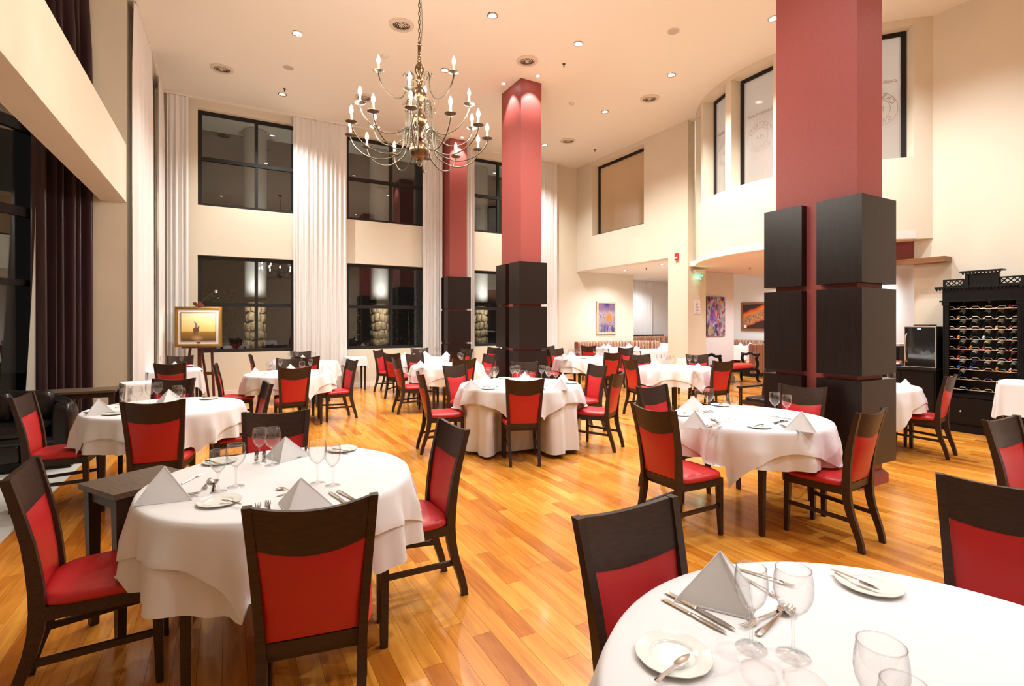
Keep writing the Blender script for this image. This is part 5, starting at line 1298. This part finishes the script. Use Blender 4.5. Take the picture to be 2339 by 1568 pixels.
# person: continuous skinned torso with head
def person(x, y, z, yaw):
    me = bpy.data.meshes.new('body')
    V = [(0, 0, .5), (0, 0, .75), (0, 0, 1.0), (0, 0, 1.12), (0, .01, 1.2), (-.17, 0, 1.02), (-.22, .05, .78), (-.16, .22, .66), (.17, 0, 1.02), (.22, .05, .78), (.16, .22, .66), (-.1, .08, .46), (-.12, .45, .46), (-.12, .47, .05), (.1, .08, .46), (.12, .45, .46), (.12, .47, .05)]
    E_ = [(0, 1), (1, 2), (2, 3), (3, 4), (2, 5), (5, 6), (6, 7), (2, 8), (8, 9), (9, 10), (0, 11), (11, 12), (12, 13), (0, 14), (14, 15), (15, 16)]
    R_ = [.14, .13, .15, .06, .055, .07, .048, .034, .07, .048, .034, .09, .065, .045, .09, .065, .045]
    me.from_pydata(V, E_, []); o = bpy.data.objects.new('seated_person', me); C.objects.link(o); o.location = (x, y, z); o.rotation_euler = (0, 0, yaw)
    md = o.modifiers.new('skin', 'SKIN')
    for i, q in enumerate(R_): me.skin_vertices[0].data[i].radius = (q, q * .8)
    me.skin_vertices[0].data[0].use_root = True
    md.use_smooth_shade = True; md2 = o.modifiers.new('sub', 'SUBSURF'); md2.levels = md2.render_levels = 1
    me.materials.append(M['redplastic'])
    hd = MB().grid(lambda u, v: (.075 * math.sin(PI * v) * math.cos(2 * PI * u), .092 * math.sin(PI * v) * math.sin(2 * PI * u) + .01, 1.32 - .115 * math.cos(PI * v) * -1), 20, 12, closed=True).build('head', M['skin'], o, 80)
    MB().grid(lambda u, v: (.084 * math.sin(PI * .62 * v) * math.cos(2 * PI * u), .100 * math.sin(PI * .62 * v) * math.sin(2 * PI * u) - .012, 1.335 + .115 * math.cos(PI * .62 * v)), 20, 10, closed=True).build('hair', M['hair'], o, 80)
    MB().hexa([(-.012, .09, 1.295), (.012, .09, 1.295), (.012, .118, 1.295), (-.012, .118, 1.295)], [(-.006, .09, 1.34), (.006, .09, 1.34), (.006, .1, 1.34), (-.006, .1, 1.34)]).build('nose', M['skin'], o)
    for s in (-1, 1): MB().lathe([(0, -.008), (.012, 0), (0, .008)], 8).xf(T(s * .03, .093, 1.335)).build('eye', M['black'], o, 60)
    return tag(o, 'dark-haired person in red seated beyond the counter', 'person')
person(*ray(2062, 12.2), .16, 2.6)
st = empty('stool', (*ray(2062, 12.2), 0), label='stool under the seated person beyond the counter', cat='stool')
MB().lathe([(0, .50), (.17, .50), (.18, .53), (.17, .56), (0, .56)], 18).build('seat', M['leather'], st, 50)
for a in range(4): MB().tube([(.12 * math.cos(a * PI / 2), .12 * math.sin(a * PI / 2), .5), (.17 * math.cos(a * PI / 2), .17 * math.sin(a * PI / 2), 0)], .012, 6).build('leg', M['chrome'], st)

# ================================================================ SOFA, SERVICE TABLES
def cushion(x0, x1, y0, y1, z0, z1, e=.35):
    def f(u, v):
        a = 2 * PI * u; b = PI * (v - .5); c, s = math.cos(a), math.sin(a); cb, sb = math.cos(b), math.sin(b); g = lambda q: math.copysign(abs(q) ** e, q)
        return ((x0 + x1) / 2 + (x1 - x0) / 2 * g(c) * g(cb), (y0 + y1) / 2 + (y1 - y0) / 2 * g(s) * g(cb), (z0 + z1) / 2 + (z1 - z0) / 2 * g(sb))
    return MB().grid(f, 32, 14, closed=True)
SX, SY = -2.30, 7.22
r = empty('black_sofa', (SX, SY, 0), label='black leather tub sofa with rounded arms at the left edge', cat='sofa')
MB().box(-.80, .80, .02, .86, 0, .10).build('base', M['black'], r)
for k in range(4): cushion(-.78 + .39 * k, -.395 + .39 * k, .0, .2, .10, .29, .2).build('front_panel', M['leather'], r, 60)
cushion(-.80, .80, .0, .86, .28, .36, .15).build('seat_rail', M['leather'], r, 60)
for k in range(2): cushion(-.60 + .60 * k, -.0 + .60 * k, .02, .62, .35, .47, .25).build('seat_cushion', M['leather'], r, 60)
def tub(u, v):     # shell curving round the back and the arms
    a = PI * (1.02 * u - .01); X, Y = -.72 * math.cos(a), .08 + .74 * max(0, math.sin(a)) ** .45
    hgt = .66 + .14 * max(0, math.sin(a)) ** 1.5; q = 2 * PI * v; th = .085
    n = Vector((-math.cos(a), math.sin(a))).normalized()
    return (X + n.x * th * math.cos(q), Y + n.y * th * math.cos(q), (.20 + hgt) / 2 + (hgt - .20) / 2 * math.copysign(abs(math.sin(q)) ** .55, math.sin(q)))
b = MB().grid(tub, 40, 20); o = b.build('backrest', M['leather'], r, 70)
for s in (-1, 1): cushion(s * .72 - .09, s * .72 + .09, .0, .30, .12, .70, .4).build('arm', M['leather'], r, 60)
for k in range(3): cushion(-.54 + .36 * k, -.19 + .36 * k, .56, .74, .44, .80, .5).build('back_cushion', M['leather'], r, 60)
def small_table(x, y, w_, d_, h, rot, label, name='side_table', m_='table_wood', slats=False):
    r = empty(name, (x, y, 0), rot, label=label, cat='table')
    b = MB().box(-w_ / 2, w_ / 2, -d_ / 2, d_ / 2, h - .028, h); b.build('tabletop', M[m_], r)
    MB().box(-w_ / 2 + .03, w_ / 2 - .03, -d_ / 2 + .03, -d_ / 2 + .05, h - .09, h - .028).box(-w_ / 2 + .03, w_ / 2 - .03, d_ / 2 - .05, d_ / 2 - .03, h - .09, h - .028).box(-w_ / 2 + .03, -w_ / 2 + .05, -d_ / 2 + .05, d_ / 2 - .05, h - .09, h - .028).box(w_ / 2 - .05, w_ / 2 - .03, -d_ / 2 + .05, d_ / 2 - .05, h - .09, h - .028).build('apron', M['chair_wood'], r)
    for sx in (-1, 1):
        for sy in (-1, 1): MB().beam([(sx * (w_ / 2 - .05), sy * (d_ / 2 - .05), 0), (sx * (w_ / 2 - .045), sy * (d_ / 2 - .045), h - .03)], [.018, .028], [.018, .028]).build('leg', M['chair_wood'], r)
    if slats:
        for k in range(4): MB().box(-w_ / 2 + .12 + k * .09, -w_ / 2 + .14 + k * .09, -d_ / 2 + .04, -d_ / 2 + .06, .1, h - .09).build('slat', M['chair_wood'], r)
    return r
a = Vector(at(178, 1102, .745)); b = Vector(at(263, 1130, .745)); c = Vector(at(366, 1064, .745)); e1 = (b - a).normalized(); cen = (b + c) / 2
small_table(cen.x, cen.y, .38, .40, .745, math.atan2(e1.y, e1.x), 'small square dark wood service table left of the front left table')
small_table(-1.62, 8.28, .78, .46, .74, 0, 'dark console table behind the black sofa', slats=True)
# ================================================================ BOOTHS, BENCH, ARMCHAIR
def booth(path, z0, z1, th, label, seat=None):
    r = empty('striped_booth', (0, 0, 0), label=label, cat='booth seat'); P_ = smooth_path([(*p, 0) for p in path], 8); n = len(P_)
    cum = [0]
    for i in range(1, n): cum.append(cum[-1] + (P_[i] - P_[i - 1]).length)
    prof = [(0, z0), (0, z1 - .10), (.0, z1 - .05), (.02, z1 - .015), (.05, z1), (th, z1), (th + .03, z1 - .02), (th + .04, z1 - .08), (th, z0)]
    vv = []; uv = []
    for i, p in enumerate(P_):
        t = (P_[min(i + 1, n - 1)] - P_[max(i - 1, 0)]).normalized(); nn = Vector((-t.y, t.x, 0)) * -1
        for d, z in prof: vv.append((p.x - nn.x * (d - th), p.y - nn.y * (d - th), z)); uv.append((cum[i], z))
    k = len(prof); ff = [(i * k + j, (i + 1) * k + j, (i + 1) * k + j + 1, i * k + j + 1) for i in range(n - 1) for j in range(k - 1)]
    ff += [tuple(range(k)), tuple((n - 1) * k + j for j in reversed(range(k)))]
    me = bpy.data.meshes.new('backrest'); me.from_pydata(vv, [], ff); me.materials.append(M['stripe']); ul = me.uv_layers.new(name='UVMap')
    for l in me.loops:
        ul.data[l.index].uv = uv[l.vertex_index]
    me.shade_smooth(); me.set_sharp_from_angle(angle=.8); link('backrest', me, r)
    if seat:
        for q, (x0, x1, y0, y1) in enumerate(seat):
            b = cushion(x0, x1, y0, y1, z0 + .22, z0 + .36, .2); me = b.mesh('seat', M['stripe'], 60); ul = me.uv_layers.new(name='UVMap')
            for l in me.loops: co_ = me.vertices[l.vertex_index].co; ul.data[l.index].uv = (co_.x + co_.y * .2, co_.y)
            link('seat', me, r)
            MB().box(x0 + .02, x1 - .02, y0 + .02, y1 - .02, 0, z0 + .24).build('plinth', M['black'], r)
    return r
booth([(9.20, 12.55), (9.7, 12.62), (10.5, 12.65), (11.2, 12.6), (11.75, 12.35), (12.0, 11.85)], .12, 1.02, .12, 'long curved striped booth along the alcove wall', [(9.4, 11.4, 12.14, 12.58)])
rb_ = booth([(12.7, 14.15), (13.6, 14.2), (14.6, 14.15), (15.2, 13.9)], .12, 1.10, .12, 'rear striped booth beneath the alcove curtain', [(12.8, 14.9, 13.65, 14.1)])
MB().box(13.0, 14.6, 14.22, 14.32, 1.09, 1.15).build('ledge_rail', M['dark'], rb_)
booth([(10.9, 9.75), (10.93, 9.95), (10.93, 10.25)], .0, .95, .10, 'striped booth end just visible beside the pillar')
booth([(15.35, 12.0), (15.42, 11.0), (15.35, 10.2), (15.1, 9.65)], .12, 1.02, .12, 'striped booth under the orange painting', [(14.8, 15.3, 10.2, 12.0)])
booth([(13.3, 9.6), (14.2, 9.55), (15.0, 9.6)], .12, .98, .10, 'striped booth side panel next to the near column', [(13.5, 14.8, 9.68, 10.1)])
# Louis style bench
bx, by = 11.72, 9.0
r = empty('upholstered_bench', (bx, by, 0), label='carved dark bench with orange-red velvet seat in front of the abstract canvas', cat='bench'); r.scale = (1.36, 1, 1)
cushion(-.52, .52, -.24, .24, .36, .51, .45).build('seat', M['velvet'], r, 60)
MB().box(-.54, .54, -.25, .25, .31, .38).build('seat_frame', M['black'], r)
for sx in (-1, 1):
    for sy in (-1, 1):
        K = smooth_path([(sx * .52, sy * .23, .34), (sx * .56, sy * .26, .24), (sx * .53, sy * .245, .12), (sx * .55, sy * .26, .03), (sx * .59, sy * .28, .015)], 4)
        MB().tube(K, [.044, .046, .046, .046, .044, .04, .038, .036, .034, .032, .03, .03, .03, .032, .032, .032, .03][:len(K)], 8).build('leg', M['black'], r, 60)
    for sy in (-1, 1):
        K = smooth_path([(sx * .52, sy * .21, .34), (sx * .57, sy * .22, .48), (sx * .53, sy * .22, .62), (sx * .57, sy * .225, .74)], 4); MB().tube(K, .036, 8).build('arm_post', M['black'], r, 60)
    MB().tube(smooth_path([(sx * .57, -.27, .745), (sx * .57, -.12, .73), (sx * .57, 0, .775), (sx * .57, .12, .73), (sx * .57, .27, .745)], 5), .036, 8).build('arm_rail', M['black'], r, 60)
# armchair behind the near column
r = empty('armchair', (6.84, 4.62, 0), PI / 2, label='dark armchair with flat wooden arms half hidden behind the near column', cat='armchair')
MB().box(-.26, .26, -.24, .26, .40, .46).build('seat_frame', M['chair_wood'], r); cushion(-.25, .25, -.22, .25, .44, .51, .3).build('seat', M['leather'], r, 60)
for sx in (-1, 1):
    MB().box(sx * .29 - .03, sx * .29 + .03, -.28, .30, .63, .655).build('armrest', M['chair_wood'], r)
    MB().beam([(sx * .29, .25, 0), (sx * .29, .25, .63)], .018, .018).build('leg', M['chair_wood'], r); MB().beam([(sx * .26, -.26, 0), (sx * .26, -.24, .45), (sx * .26, -.31, .92)], .018, .022).build('leg', M['chair_wood'], r)
MB().hexa([(-.25, -.275, .55), (.25, -.275, .55), (.25, -.25, .55), (-.25, -.25, .55)], [(-.25, -.32, .92), (.25, -.32, .92), (.25, -.295, .92), (-.25, -.295, .92)]).build('backrest', M['leather'], r)
